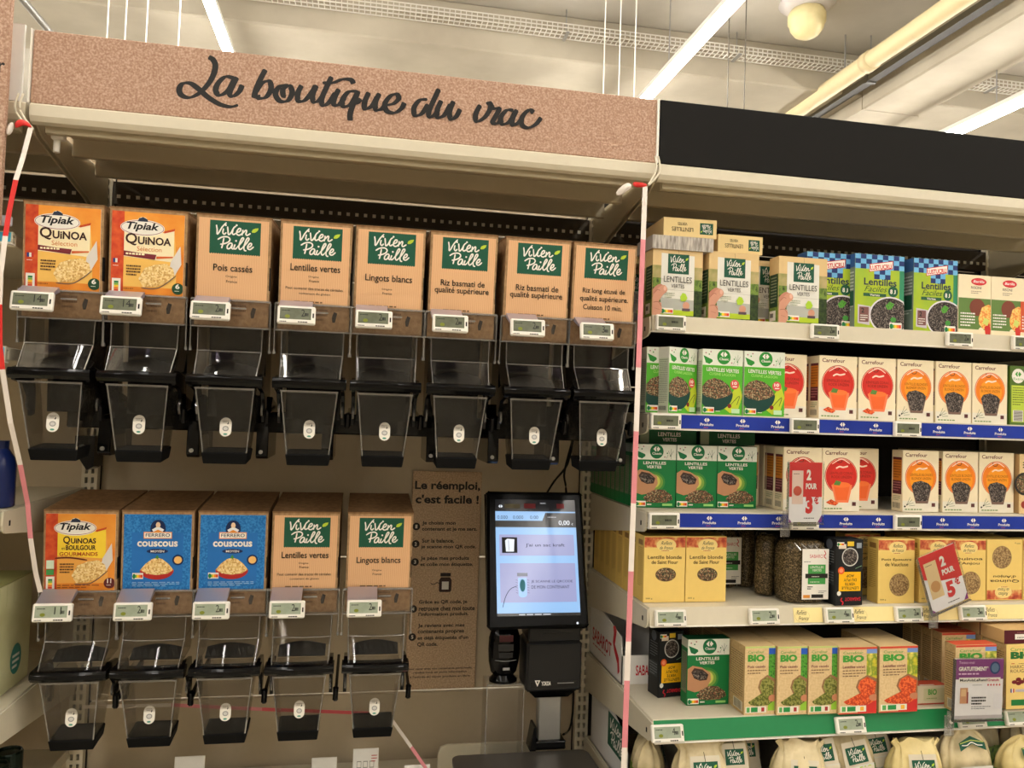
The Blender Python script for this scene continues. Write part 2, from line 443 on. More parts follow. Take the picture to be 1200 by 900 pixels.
def pipe_thing(name, label, cat, y0, y1, build):
    pass
t = thing('ceiling_pipe', 'thick cream pipe under the ceiling at the top right', 'pipe', (3.13, 2, 3.9))
MB().tube([(0, -8, 0), (0, 10.5, 0)], 0.058, C(226, 208, 164, 0.45), 16).build('pipe_run', t, smooth=True)
for y in (0.4, 2.45, 4.5):
    MB().tube([(0, y, 0), (0, y+0.07, 0)], 0.066, C(216, 198, 154, 0.45), 16).build('coupling', t, smooth=True)
    MB().tube([(0, y+0.3, 0.05), (0, y+0.3, 0.3)], 0.006, SILVER, 6).build('hanger', t)
t = thing('cable_tray', 'grey perforated cable channel between the cream pipe and the wide beam', 'cable tray', (3.30, 2, 3.88))
m = MB().box(-0.03, 0.03, -8, 10.5, -0.004, 0.0, C(70, 68, 64, 0.6)).box(-0.033, -0.03, -8, 10.5, -0.004, 0.035, C(96, 94, 88, 0.6)).box(0.03, 0.033, -8, 10.5, -0.004, 0.035, C(96, 94, 88, 0.6))
m.build('channel', t)
for y in (0.9, 2.7, 4.4):
    MB().box(-0.035, 0.035, y, y+0.03, -0.012, 0.04, C(90, 88, 84, 0.5)).tube([(0, y+0.015, 0.04), (0, y+0.015, 0.32)], 0.005, SILVER, 6).build('hanger', t)
# white wire-mesh tray along the cross beam
t = thing('wire_mesh_tray', 'white wire mesh cable tray running along the ceiling beam', 'cable tray', (0, 4.9, 4.03))
m = MB(); WM = C(226, 222, 212, 0.5)
for z, y in ((0, -0.05), (0, 0.0), (0.05, -0.05), (0.0, 0.05), (0.05, 0.05), (0.025, -0.05)): m.box(-6, 8, y-0.003, y+0.003, z-0.003, z+0.003, WM)
x = -6
while x < 8:
    m.box(x, x+0.005, -0.05, 0.05, -0.003, 0.003, WM); m.box(x, x+0.005, -0.053, -0.047, 0, 0.052, WM); x += 0.035
o = m.build('wire_mesh', t); o['kind'] = 'stuff'
m = MB()
for x in (-3, -1, 1.2, 2.4, 4.4, 6): m.box(x, x+0.02, -0.06, 0.06, -0.012, -0.004, SILVER).tube([(x+.01, 0, 0), (x+.01, 0, 0.17)], 0.004, SILVER, 6)
m.build('hanger', t)
# smoke detector dome
t = thing('smoke_detector', 'round cream alarm dome on a pale dish under the ceiling', 'detector', (2.655, 4.44, 4.2))
m = MB(); L = []
for z, r in ((0, 0.17), (-0.01, 0.172), (-0.05, 0.12), (-0.055, 0.10)): L.append([(math.cos(a*math.tau/28)*r, math.sin(a*math.tau/28)*r, z) for a in range(28)])
m.loops(L, C(206, 200, 196, 0.4)); m.build('dish', t, smooth=True)
m = MB(); L = []
for z, r in ((-0.05, 0.10), (-0.08, 0.115), (-0.13, 0.115), (-0.135, 0.108), (-0.17, 0.1), (-0.205, 0.075), (-0.225, 0.04), (-0.23, 0.01)): L.append([(math.cos(a*math.tau/28)*r, math.sin(a*math.tau/28)*r, z) for a in range(28)])
m.loops(L, C(226, 212, 160, 0.35)); m.build('dome', t, smooth=True)
# thin suspension cords, three sets
for lab, xs, cm in (('four thin white cords hanging from the ceiling above the left half of the kraft sign', (-1.27, -1.19, -1.095, -0.948), C(240, 236, 226)),
                    ('three thin white cords hanging from the ceiling above the right end of the kraft sign', (1.203, 1.289, 1.376), C(240, 236, 226)),
                    ('two thin dark cords hanging from the ceiling above the black band', (1.92, 2.02), C(90, 84, 74))):
    t = thing('cord_suspension', lab, 'cords', (sum(xs)/len(xs), 4.0, 4.2))
    for x in xs: MB().tube([(x-t.location.x, 0, -1.6), (x-t.location.x, 0, 0)], 0.0035, cm, 6).build('cord', t)
o = MB().tube([(-1.737, -2, 3.5), (-1.70, 9, 3.5)], 0.018, SILVER, 10).build('conduit', smooth=True)
tag(o, 'thin grey metal conduit under the ceiling at the top left corner', 'conduit')

# ------------------------------------------------------------------ shelving frames
XL, XR, X3 = -0.681, 0.649, 1.979
SLOT_SHADE = C(18, 16, 14, 0.9)  # near-black of the slots, also used for shade painted under shelf decks
def upright(x, parent, z0=0.0, z1=2.3, y=2.19):
    """perforated post, twin columns of real slots"""
    m = MB(); w = 0.038; a = x - w/2
    xs = [a, a+0.008, a+0.015, a+0.023, a+0.030, a+w]
    for k in (0, 2, 4): m.box(xs[k], xs[k+1], y, y+0.022, z0, z1, METAL)
    z = z0
    while z < z1:
        for k in (1, 3): m.box(xs[k], xs[k+1], y, y+0.022, z, min(z+0.010, z1), METAL)
        z += 0.025
    m.box(a, a+w, y+0.022, y+0.05, z0, z1, SLOT_SHADE)
    o = m.build('upright', parent); return o
def frame(x0, x1, label, zs, mat=PANEL, ups=()):
    t = thing('shelving_frame', label, 'shelving', ((x0+x1)/2, 2.2, 0))
    cx = (x0+x1)/2
    for a, b in zip(zs[:-1], zs[1:]):
        o = MB().box(x0-cx+0.019, x1-cx-0.019, 0.02, 0.035, a+0.002, b-0.002, mat, 0.003).build('back_panel', t)
    for u in ups:
        upright(u - cx, t, y=-0.01)
    m = MB().box(x0-cx+0.02, x1-cx-0.02, -0.008, 0.01, 2.062, 2.121, C(70, 60, 46, 0.6))
    m.build('top_rail', t)
    m = MB(); x = x0-cx+0.03
    while x < x1-cx-0.03:
        m.box(x, x+0.009, -0.010, -0.008, 2.078, 2.087, C(220, 214, 196, 0.3)); x += 0.0235  # pale tabs painted as light coming through the rail holes
    o = m.build('lit_hole_tabs', t); o['kind'] = 'stuff'
    return t
frame(XL-1.33, XL, 'cream perforated shelving frame of the bay cut off at the left edge', [0.0, 0.5, 0.88, 1.26, 1.64, 2.06, 2.3])
frame(XL, XR, 'cream perforated shelving frame behind the bulk food dispensers', [0.0, 0.40, 0.77, 1.14, 1.52, 1.9, 2.06, 2.3], ups=(XL, XR))
PANEL_SHADE = C(40, 34, 28, 0.8)  # back panel colour with the deep shade behind the goods painted in
frame(XR, X3, 'shelving frame with shade painted into its back behind the packed grocery shelves', [0.0, 0.5, 0.88, 1.26, 1.64, 2.06, 2.3], PANEL_SHADE, ups=(X3,))

frame(X3, X3+1.33, 'shelving frame with shade painted into its back, next bay at the right border', [0.0, 0.5, 0.88, 1.26, 1.64, 2.06, 2.3], PANEL_SHADE)
def canopy(x0, x1, label):
    t = thing('canopy_shelf', label, 'shelf', ((x0+x1)/2, 1.72, 2.1)); cx = (x0+x1)/2
    a, b = x0-cx+0.004, x1-cx-0.004
    # rolled front rail
    m = MB().prism([(-0.012, 0.040), (-0.016, 0.036), (-0.016, 0.014), (-0.010, 0.004), (0.0, 0.0), (0.012, 0.004), (0.012, 0.040)], 'x', a, b, METAL)
    m.build('front_rail', t)
    ys = [0.014, 0.165, 0.316, 0.468]
    for y0, y1 in zip(ys[:-1], ys[1:]):
        # each deck panel: folded lip down at its front, a stiffening fold in the middle
        MB().prism([(y0, 0.036), (y0, -0.008), (y0+0.002, -0.010), (y0+0.014, -0.010), (y0+0.016, -0.008), (y0+0.016, 0.028), (y1-0.002, 0.028), (y1-0.002, 0.036)], 'x', a+0.02, b-0.02, METAL_D).build('deck_panel', t)
    for x in (a, b-0.004):
        m = MB().prism([(0.0, 0.03), (0.02, 0.004), (0.05, -0.010), (0.34, -0.06), (0.47, -0.10), (0.47, 0.03)], 'x', x, x+0.004, METAL_D)
        m.build('bracket', t)
        MB().cyl((x-0.002 if x < 0 else x+0.001, 0.06, 0.008), 0.007, 0.006, SLOT_SHADE, 12, 'x').build('bracket_hole', t)
    return t
canopy(XL-1.33, XL, 'cream metal top shelf of the bay at the far left edge')
canopy(XL, XR, 'cream metal top shelf under the kraft header sign')
canopy(XR, X3, 'cream metal top shelf under the black header band')
canopy(X3, X3+1.33, 'cream metal top shelf of the next bay beyond the right border')

# header signs
HDR = [[(-0.3442,2.2727),(-0.3352,2.2679),(-0.3299,2.2559),(-0.3331,2.2356),(-0.343,2.2145),(-0.3599,2.1935),(-0.3785,2.1828),(-0.3941,2.1868),(-0.3986,2.1986),(-0.3919,2.2108),(-0.3765,2.2125),(-0.3593,2.2019),(-0.3404,2.187),(-0.3168,2.175),(-0.2963,2.1722),(-0.2808,2.1775)],[(-0.2904,2.2332),(-0.3086,2.2347),(-0.3229,2.2193),(-0.3269,2.2029),(-0.3177,2.1945),(-0.3019,2.2071),(-0.2913,2.2301)],[(-0.2861,2.2366),(-0.2941,2.2164),(-0.2992,2.2002),(-0.2918,2.1952),(-0.2806,2.2058),(-0.2745,2.2211)],[(-0.2292,2.2592),(-0.238,2.2391),(-0.2466,2.2144),(-0.2499,2.1954)],[(-0.2471,2.2088),(-0.2352,2.2292),(-0.2205,2.2345),(-0.2163,2.2188),(-0.2253,2.201),(-0.2389,2.1966),(-0.2433,2.2027)],[(-0.2175,2.215),(-0.2113,2.215),(-0.2045,2.2201)],[(-0.1805,2.2309),(-0.1985,2.2267),(-0.2069,2.2096),(-0.1972,2.1952),(-0.1812,2.1977),(-0.1728,2.2156),(-0.179,2.2292),(-0.1913,2.2216),(-0.1908,2.2084),(-0.1851,2.2061)],[(-0.1539,2.2339),(-0.1609,2.2165),(-0.1595,2.2),(-0.1462,2.2022),(-0.1322,2.2215),(-0.125,2.2364)],[(-0.1229,2.2374),(-0.1305,2.2161),(-0.1278,2.2013),(-0.1173,2.2046),(-0.1082,2.2186)],[(-0.0924,2.2594),(-0.1028,2.2341),(-0.1117,2.2071),(-0.1069,2.1954),(-0.0952,2.204),(-0.0835,2.225)],[(-0.1111,2.2439),(-0.0897,2.2463),(-0.0704,2.256),(-0.0524,2.2572),(-0.046,2.249)],[(-0.0763,2.2344),(-0.0848,2.2137),(-0.0857,2.2006),(-0.0753,2.2002),(-0.0627,2.218)],[(-0.0381,2.2334),(-0.056,2.2299),(-0.0682,2.2107),(-0.0648,2.1976),(-0.0499,2.2044),(-0.0372,2.2301)],[(-0.0353,2.2352),(-0.0436,2.2089),(-0.0506,2.1839),(-0.0499,2.1679)],[(-0.0479,2.2084),(-0.0378,2.2076),(-0.0291,2.2179)],[(-0.0127,2.234),(-0.0206,2.2132),(-0.02,2.1972),(-0.0057,2.2047),(0.0058,2.2273)],[(0.0099,2.2342),(0.0019,2.2138),(0.004,2.1975),(0.0156,2.201),(0.0253,2.2144)],[(0.0233,2.2093),(0.0404,2.2149),(0.0513,2.2274),(0.0458,2.2359),(0.0335,2.2308),(0.0224,2.213),(0.0267,2.1976),(0.0437,2.1949),(0.058,2.2062),(0.0642,2.2197)],[(0.1136,2.2319),(0.0973,2.2286),(0.0853,2.2106),(0.0881,2.1943),(0.1028,2.1996),(0.1155,2.2215)],[(0.1381,2.2582),(0.1271,2.2311),(0.1176,2.2042),(0.121,2.1939),(0.1312,2.2003),(0.139,2.2133)],[(0.1443,2.233),(0.1361,2.2111),(0.1374,2.1949),(0.1515,2.2009),(0.1649,2.2268)],[(0.1714,2.2344),(0.1632,2.2102),(0.1668,2.1941),(0.178,2.2006),(0.1864,2.2184)],[(0.231,2.2323),(0.2211,2.2097),(0.2246,2.1947),(0.2419,2.2058),(0.2535,2.227),(0.2515,2.2392),(0.2455,2.2347)],[(0.2523,2.2385),(0.2604,2.2278),(0.2735,2.2284),(0.2657,2.2094),(0.2599,2.1961),(0.2708,2.1949),(0.2812,2.2068)],[(0.3062,2.228),(0.2906,2.2263),(0.2781,2.2087),(0.2824,2.1945),(0.2977,2.2015),(0.3102,2.2245)],[(0.3139,2.2303),(0.3045,2.2076),(0.3057,2.1946),(0.3172,2.2004),(0.3277,2.2139)],[(0.3524,2.2274),(0.342,2.2325),(0.3276,2.217),(0.3259,2.1982),(0.3402,2.1919),(0.358,2.2015),(0.37,2.2183)]]
t = thing('header_sign', 'long speckled kraft header sign with black brush script above the dispensers', 'sign', (0, 1.7, 2.14))
MB().box(XL+0.003, XR-0.003, 0.008, 0.02, -0.0, 0.150, KRAFTSIGN, 0.002).build('board', t)
MB().box(XR-0.004, XR+0.001, 0.004, 0.022, 0.0, 0.150, WHITE).box(XL-0.001, XL+0.002, 0.004, 0.022, 0.0, 0.150, WHITE).build('edge_trim', t)
m = MB(); P = Pr(m, Matrix.Translation((0, 0.008, -2.14)), 1, 1)
for st in HDR: P.line(st, 0.0120, C(26, 24, 23), 0.0050, 6)
m.build('lettering', t)
MB().box(XL+0.03, XL+0.18, 0.03, 0.05, 0.0, 0.157, C(190, 60, 40)).build('red_backing', t)
o = MB().box(XR+0.003, X3+1.33, 1.705, 1.722, 2.140, 2.290, C(30, 29, 28, 0.8, 0, 0.12), 0.002).build('header_band')
tag(o, 'plain black header band above the grocery shelves on the right', 'sign')
t = thing('hanging_sign', 'kraft sign seen edge-on at the top left border with cut-off letters', 'sign', (-0.86, 1.66, 2.18))
MB().box(-0.165, 0.161, -0.006, 0.006, -0.30, 0.30, KRAFTSIGN).build('board', t)
m = MB(); P = Pr(m, Matrix.Translation((-0.165, -0.006, -0.30)), 0.326, 0.6)
P.txt('er', 0.90, 0.49, 0.085, 0.034, INK, 0.01)
m.build('lettering', t)
o = MB().box(-0.7205, -0.6935, 1.706, 1.712, 2.141, 2.297, C(232, 231, 228, 0.4)).build('blank_panel')
tag(o, 'small blank white panel between the left edge sign and the kraft header', 'panel')
t = thing('door_contact', 'small white plastic sensor under the left end of the top shelf', 'sensor', (-0.642, 1.765, 2.103))
MB().box(-0.014, 0.012, -0.006, 0.010, -0.016, 0.0, WHITE, 0.002).build('housing', t)
MB().cyl((-0.004, 0.002, -0.042), 0.0065, 0.028, WHITE, 12).build('stem', t, smooth=False)

# ------------------------------------------------------------------ electronic price labels
LCD = noisy('lcd_grey_green', [(98, 102, 84), (116, 120, 100)], 40, 0.25); LCDB = noisy('lcd_pale', [(150, 160, 140), (166, 176, 156)], 40, 0.25)
LCDI = C(34, 38, 32, 0.3)
_esl = {}
def esl_meshes(num, pale):
    k = (num, pale)
    if k not in _esl:
        b = MB().box(-0.0375, 0.0375, -0.012, 0, 0, 0.037, WHITE, 0.0025)
        P = Pr(b, FRONT(-0.0375, -0.012, 0), 0.075, 0.037)
        P.rect(0.925, 0.36, 0.965, 0.62, BLACK); P.lines(0.07, 0.08, 0.25, 1, 0.1, INK, 0.5, 3); P.lines(0.55, 0.08, 0.35, 1, 0.1, INK, 0.6, 5)
        d = MB(); P = Pr(d, FRONT(-0.0375, -0.0121, 0), 0.075, 0.037)
        P.rect(0.07, 0.24, 0.89, 0.88, LCDB if pale else LCD)
        P.ell(0.27, 0.40, 0.07, 0.1, C(120, 130, 40), 10)
        if num:
            P.txt(num, 0.70 - 0.07*len(num), 0.42, 0.09*len(num), 0.40, LCDI, 0.0)
            P.lines(0.72, 0.44, 0.14, 1, 0.2, LCDI, 0.9, 2); P.lines(0.12, 0.70, 0.3, 1, 0.1, LCDI, 0.5, 4)
        else: P.lines(0.5, 0.5, 0.3, 1, 0.2, LCDI, 0.6, 2)
        _esl[k] = (b.mesh('price_label'), d.mesh('display'))
    return _esl[k]
def esl(loc, rot, num, label, group, pale=False):
    b, d = esl_meshes(num, pale)
    o = put('price_label', b, None, loc); o.rotation_euler = rot
    put('display', d, o)
    return tag(o, label, 'price label', group)

# ------------------------------------------------------------------ bulk dispensers
ORANGE = noisy('orange_print', [(226, 130, 40), (240, 164, 66)], 14, 0.5)
def pr_quinoa(P, kind):
    P.clip = (0, 0, 1, 1)
    CR = C(246, 232, 190) if kind == 'q' else C(250, 214, 60)
    P.rect(0, 0, 1, 1, ORANGE)
    P.rect(0, 0, 0.17, 1, noisy('red_side_print', [(196, 62, 36), (220, 96, 48)], 60, 0.5))
    P.poly([(0.17, 0.10), (0.9, 0.10), (0.9, 0.45), (0.86, 0.78), (0.5, 0.72), (0.17, 0.76)], C(240, 190, 96) if kind == 'q' else C(236, 168, 76))
    P.poly([(0.17, 0.46), (0.86, 0.42), (0.86, 0.81), (0.72, 0.77), (0.17, 0.76)], CR)
    P.ell(0.42, 0.815, 0.305, 0.098, WHITE, 28); P.ell(0.42, 0.90, 0.07, 0.045, WHITE, 14)
    P.ell(0.42, 0.815, 0.295, 0.088, C(150, 30, 36), 28); P.ell(0.42, 0.815, 0.288, 0.082, WHITE, 28)
    P.poly([(0.35, 0.89), (0.37, 0.93), (0.40, 0.935), (0.42, 0.945), (0.45, 0.935), (0.49, 0.915), (0.49, 0.89)], C(40, 50, 70))
    P.txt('Tipiak', 0.20, 0.765, 0.45, 0.115, C(26, 28, 30), 0.03, 0.25)
    P.poly([(0.72, 0.79), (0.87, 0.83), (0.86, 0.80), (0.72, 0.765)], C(200, 76, 34))
    BR = C(58, 34, 26)
    if kind == 'q':
        P.txt('Q', 0.19, 0.595, 0.16, 0.15, BR, 0.02); P.txt('UiNOA', 0.36, 0.615, 0.46, 0.095, BR, 0.03)
        P.txt('Sélection', 0.35, 0.535, 0.34, 0.055, C(216, 132, 70))
        P.poly([(0.17, 0.53), (0.40, 0.51), (0.62, 0.50), (0.60, 0.44), (0.38, 0.455), (0.17, 0.47)], C(120, 40, 50))
        P.lines(0.20, 0.485, 0.38, 1, 0.03, CR, 0.7, 4)
        P.poly([(0.62, 0.48), (0.85, 0.49), (0.85, 0.475), (0.62, 0.45)], C(214, 100, 50))
    else:
        P.txt('Q', 0.25, 0.60, 0.10, 0.11, BR, 0.02); P.txt('UiNOAS', 0.36, 0.615, 0.36, 0.07, BR, 0.03)
        P.txt('et', 0.23, 0.535, 0.05, 0.03, BR); P.txt('BOULGOUR', 0.29, 0.53, 0.43, 0.065, BR, 0.03)
        P.txt('GOURMANDS', 0.20, 0.455, 0.55, 0.05, C(184, 84, 30), 0.02)
        P.line([(0.14, 0.425), (0.35, 0.432), (0.6, 0.40)], 0.0035, C(104, 40, 24))
    # fork-load of grain
    P.poly([(0.95, 0.62), (0.97, 0.40), (0.88, 0.26), (0.80, 0.30), (0.82, 0.42)], C(220, 214, 206))
    P.poly([(0.38, 0.20), (0.46, 0.33), (0.60, 0.38), (0.76, 0.40), (0.86, 0.34), (0.88, 0.25), (0.76, 0.16), (0.60, 0.11), (0.45, 0.10)], GRAIN)
    P.line([(0.42, 0.09), (0.66, 0.10), (0.90, 0.26)], 0.0022, C(120, 96, 80))
    P.lines(0.21, 0.34, 0.2, 4, 0.035, C(90, 60, 36), 0.5, 7)
    P.disc(0.93, 0.10, 0.085, C(30, 70, 44) if kind == 'q' else C(96, 34, 34), 18)
    P.txt('6' if kind == 'q' else '11', 0.895, 0.10, 0.06, 0.06, WHITE, 0.03); P.lines(0.885, 0.07, 0.09, 1, 0.02, WHITE)
    if kind == 'q':
        P.rect(0.03, 0.38, 0.06, 0.43, C(40, 60, 130)); P.rect(0.06, 0.38, 0.09, 0.43, WHITE); P.rect(0.09, 0.38, 0.12, 0.43, C(200, 50, 50))
        P.lines(0.03, 0.34, 0.10, 1, 0.02, WHITE)
    else:
        P.rect(0.02, 0.29, 0.13, 0.40, C(210, 226, 200)); P.rect(0.02, 0.21, 0.13, 0.28, C(70, 150, 80))
    P.rect(0.02, 0.03, 0.14, 0.19, WHITE)
    for i, c in enumerate((C(20, 120, 70), C(130, 180, 60), C(250, 200, 40), C(236, 130, 40), C(220, 70, 40))): P.rect(0.05, 0.135 - i*0.025, 0.11, 0.158 - i*0.025, c)
    P.lines(0.18, 0.07, 0.6 if kind != 'q' else 0.2, 2 if kind != 'q' else 1, 0.028, C(150, 76, 30), 0.4, 8)

def pr_couscous(P):
    P.clip = (0, 0, 1, 1)
    P.rect(0, 0, 1, 1, ARAB); P.rect(0.12, 0.10, 0.88, 0.76, C(36, 112, 188))
    P.ell(0.5, 0.815, 0.115, 0.115, C(20, 40, 84), 20); P.ell(0.5, 0.86, 0.035, 0.04, C(236, 206, 170), 10)
    P.poly([(0.41, 0.80), (0.47, 0.83), (0.53, 0.83), (0.59, 0.80), (0.56, 0.76), (0.44, 0.76)], C(236, 238, 240)); P.poly([(0.43, 0.77), (0.5, 0.80), (0.57, 0.77)], C(240, 150, 50))
    P.rect(0.29, 0.68, 0.71, 0.77, C(226, 140, 60)); P.rect(0.30, 0.69, 0.70, 0.76, C(240, 234, 224)); P.txt('FERRERO', 0.32, 0.705, 0.36, 0.045, C(34, 44, 74), 0.01)
    P.txt('couscous', 0.20, 0.575, 0.60, 0.072, WHITE, 0.03)
    P.ell(0.5, 0.515, 0.16, 0.032, C(22, 44, 92), 18); P.txt('MOYEN', 0.40, 0.50, 0.20, 0.03, WHITE, 0.02)
    P.ell(0.5, 0.26, 0.25, 0.12, C(176, 40, 36), 24, 180, 360); P.ell(0.5, 0.265, 0.25, 0.035, C(210, 90, 40), 24)
    P.poly([(0.255, 0.27), (0.33, 0.35), (0.42, 0.41), (0.5, 0.43), (0.58, 0.41), (0.67, 0.35), (0.745, 0.27), (0.66, 0.22), (0.5, 0.20), (0.34, 0.22)], GRAIN)
    P.poly([(0.47, 0.43), (0.5, 0.47), (0.53, 0.43), (0.5, 0.41)], C(70, 140, 60))
    P.disc(0.81, 0.40, 0.085, C(24, 44, 90)); P.disc(0.81, 0.40, 0.06, C(240, 190, 110))
    nutri(P, 0.14, 0.15, 0.30, 0.23); P.lines(0.14, 0.10, 0.7, 3, 0.022, C(150, 190, 226), 0.4, 3)

def pr_tag(P, lines, extra, url=True):
    P.clip = (0, 0, 1, 1); P.rect(0, 0, 1, 1, KRAFTRIB); P.clip = None
    green_tag(P, 0.155, 0.575, 0.885, 0.975, 4)
    for s_, u, v, w, h in lines: P.txt(s_, u, v, w, h, C(50, 44, 34), 0.012)
    for s_, u, v, w, h in extra: P.txt(s_, u, v, w, h, C(60, 52, 40), 0.004)
    if url: P.lines(0.20, 0.025, 0.6, 1, 0.03, C(120, 90, 60), 0.6, 6)

TAGS = {
 'pois': ([('Pois cassés', 0.22, 0.355, 0.56, 0.085)], [('Origine', 0.40, 0.275, 0.16, 0.032), ('France', 0.41, 0.215, 0.155, 0.032)], False),
 'vertes': ([('Lentilles vertes', 0.13, 0.42, 0.74, 0.088)], [('Origine', 0.40, 0.335, 0.155, 0.03), ('France', 0.415, 0.285, 0.145, 0.03), ('Peut contenir des traces de céréales', 0.07, 0.185, 0.85, 0.034), ('contenant du gluten', 0.27, 0.12, 0.46, 0.034)], True),
 'lingots': ([('Lingots blancs', 0.13, 0.325, 0.72, 0.112)], [('Origine', 0.39, 0.235, 0.155, 0.03), ('France', 0.40, 0.185, 0.145, 0.03)], True),
 'basmati': ([('Riz basmati de', 0.15, 0.350, 0.70, 0.078), ('qualité supérieure', 0.06, 0.235, 0.86, 0.100)], [], True),
 'long': ([('Riz long étuvé de', 0.14, 0.355, 0.72, 0.085), ('qualité supérieure.', 0.10, 0.245, 0.82, 0.092), ('Cuisson 10 min.', 0.16, 0.150, 0.66, 0.070)], [], True)}
_lab = {}
def label_mesh(kind):
    if kind not in _lab:
        b = MB().box(-0.069, 0.069, -0.0012, 0.0, -0.172, -0.005, KRAFTRIB if kind in TAGS else WHITE)
        P = Pr(b, FRONT(-0.069, -0.0012, -0.172), 0.138, 0.167)
        if kind in TAGS: pr_tag(P, *TAGS[kind])
        elif kind == 'couscous': pr_couscous(P)
        else: pr_quinoa(P, 'q' if kind == 'quinoa' else 'b')
        _lab[kind] = b.mesh('front_label')
    return _lab[kind]

def dispenser_proto():
    root = bpy.data.objects.new('bulk_dispenser', None); COL.objects.link(root)
    # cardboard magazine with overlapping lid and a dark finger slot at the right edge
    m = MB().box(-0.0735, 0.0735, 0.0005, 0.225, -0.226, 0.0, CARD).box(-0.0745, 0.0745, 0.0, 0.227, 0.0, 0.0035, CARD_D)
    m.box(0.0725, 0.0742, 0.0, 0.014, -0.148, -0.100, SLOT_SHADE, 0.0004)
    P = Pr(m, FRONT(-0.069, 0.0003, -0.222), 0.138, 0.05)
    P.lines(0.50, 0.75, 0.2, 3, 0.2, C(120, 90, 60), 0.4, 3); P.poly([(0.78, 0.3), (0.82, 0.3), (0.85, 0.7), (0.80, 0.75), (0.77, 0.5)], C(50, 42, 34))
    m.build('carton', root)
    # clear holder: front plate, rims, side fins
    m = MB().box(-0.077, 0.077, -0.007, -0.004, -0.228, -0.172, CLEARH)
    for s in (-1, 1):
        m.box(s*0.077-0.001, s*0.077+0.001, -0.006, 0.05, -0.278, -0.172, CLEAR)
    m.build('clear_holder', root)
    m = MB().box(-0.078, 0.078, -0.008, -0.0035, -0.174, -0.170, CLEARE).box(-0.078, 0.078, -0.010, -0.004, -0.2295, -0.2265, CLEARE)
    m.box(0.0, 0.030, -0.009, -0.008, -0.190, -0.186, CLEARE)
    for s in (-1, 1):
        m.box(s*0.0785-0.001, s*0.0785+0.001, -0.007, -0.003, -0.272, -0.172, CLEARE)
        m.cyl((s*0.0785, -0.004, -0.279), 0.003, 0.007, CLEARE, 8)
    m.build('holder_rim', root)
    m = MB().prism([(-0.008, -0.166), (-0.012, -0.166), (-0.052, -0.184), (-0.052, -0.188), (-0.008, -0.176)], 'x', -0.068, -0.002, CLEARV)
    m.build('label_clip', root)
    # chute
    def bow(z, w, y, yb, k):      # horizontal section with a front bowed towards the shopper
        return [(-w + 2*w*i/30, y - k*(1 - (2*i/30-1)**2), z) for i in range(31)] + [(w, yb, z), (-w, yb, z)]
    m = MB()
    m.loops([bow(-0.230, 0.064, -0.004, 0.09, 0.003), bow(-0.278, 0.063, -0.010, 0.09, 0.004)], CLEAR, False, False)
    m.loops([bow(-0.278, 0.063, -0.010, 0.09, 0.007), bow(-0.328, 0.060, -0.052, 0.07, 0.007)], CLEAR, False, False)
    m.build('chute', root, smooth=False, solid=0.002)
    m = MB().tube([(x, -0.0115-0.006*(1-(x/0.063)**2), -0.278) for x in (-0.063, -0.045, -0.02, 0, 0.02, 0.045, 0.063)], 0.0013, CLEARE, 6)
    for s in (-1, 1):
        m.tube([(s*0.063, -0.010, -0.278), (s*0.060, -0.053, -0.328)], 0.0014, CLEARE, 6)
        m.tube([(s*0.064, -0.005, -0.230), (s*0.063, -0.011, -0.278)], 0.0012, CLEARE, 6)
    m.build('chute_rim', root)
    # curved inner gate
    L = []
    for k in range(9):
        x = -0.052 + 0.104*k/8; zt = -0.312 + 0.009*math.cos((k-4)/4*math.pi/2)
        L.append([(x, 0.030, zt), (x, 0.0, -0.326), (x, 0.003, -0.329), (x, 0.034, zt-0.003)])
    MB().loops(L, C(28, 28, 28, 0.35)).build('gate', root)
    # black handle: bowed bar with swept side cheeks
    L = []
    for k in range(13):
        x = -0.074 + 0.148*k/12; b = 0.010*(1 - (x/0.074)**2); y = -0.058 - b; z = -0.329 + b*0.15
        L.append([(x, y, z+0.004), (x, y-0.006, z-0.001), (x, y-0.006, z-0.010), (x, y+0.002, z-0.018), (x, y+0.012, z-0.018), (x, y+0.030, z-0.004), (x, y+0.030, z+0.003)])
    m = MB().loops(L, PLAST)
    m.build('handle', root, smooth=False, bevel=0.0012)
    for s in (-1, 1):
        x = s*0.0665
        MB().prism([(-0.062, -0.326), (-0.020, -0.322), (0.035, -0.335), (0.050, -0.375), (0.046, -0.425), (0.030, -0.428), (0.024, -0.392), (0.0, -0.362), (-0.050, -0.350)], 'x', x-0.004, x+0.004, PLAST).build('handle_arm', root, bevel=0.001)
    for s in (-1, 1):
        MB().cyl((s*0.0655-0.002, 0.022, -0.400), 0.014, 0.004, CLEARE, 16, 'x').build('pivot_ear', root)
    # tapered clear bin
    def ring(z, w, y0, y1):
        return [(-w, y0, z), (w, y0, z), (w, y1, z), (-w, y1, z)]
    MB().loops([ring(-0.352, 0.0565, -0.050, 0.055), ring(-0.490, 0.0425, -0.030, 0.040)], CLEAR, False, True).build('bin', root, solid=0.002)
    m = MB().box(-0.058, 0.058, -0.0535, -0.0495, -0.3545, -0.3505, CLEARE)
    for s in (-1, 1): m.tube([(s*0.0565, -0.0505, -0.352), (s*0.0425, -0.0305, -0.490)], 0.0016, CLEARE, 6)
    m.build('bin_rim', root)
    MB().loops([ring(-0.510, 0.0425, -0.028, 0.040), ring(-0.488, 0.0455, -0.033, 0.044), ring(-0.484, 0.0445, -0.032, 0.043), ring(-0.486, 0.041, -0.028, 0.038)], RUBBER).build('bin_base', root, bevel=0.002)
    # oval sticker on the bin front
    m = MB(); sl = math.atan2(0.020, 0.138)
    T = Matrix.Translation((0.002, -0.0395, -0.432)) @ Matrix.Rotation(-sl, 4, 'X')
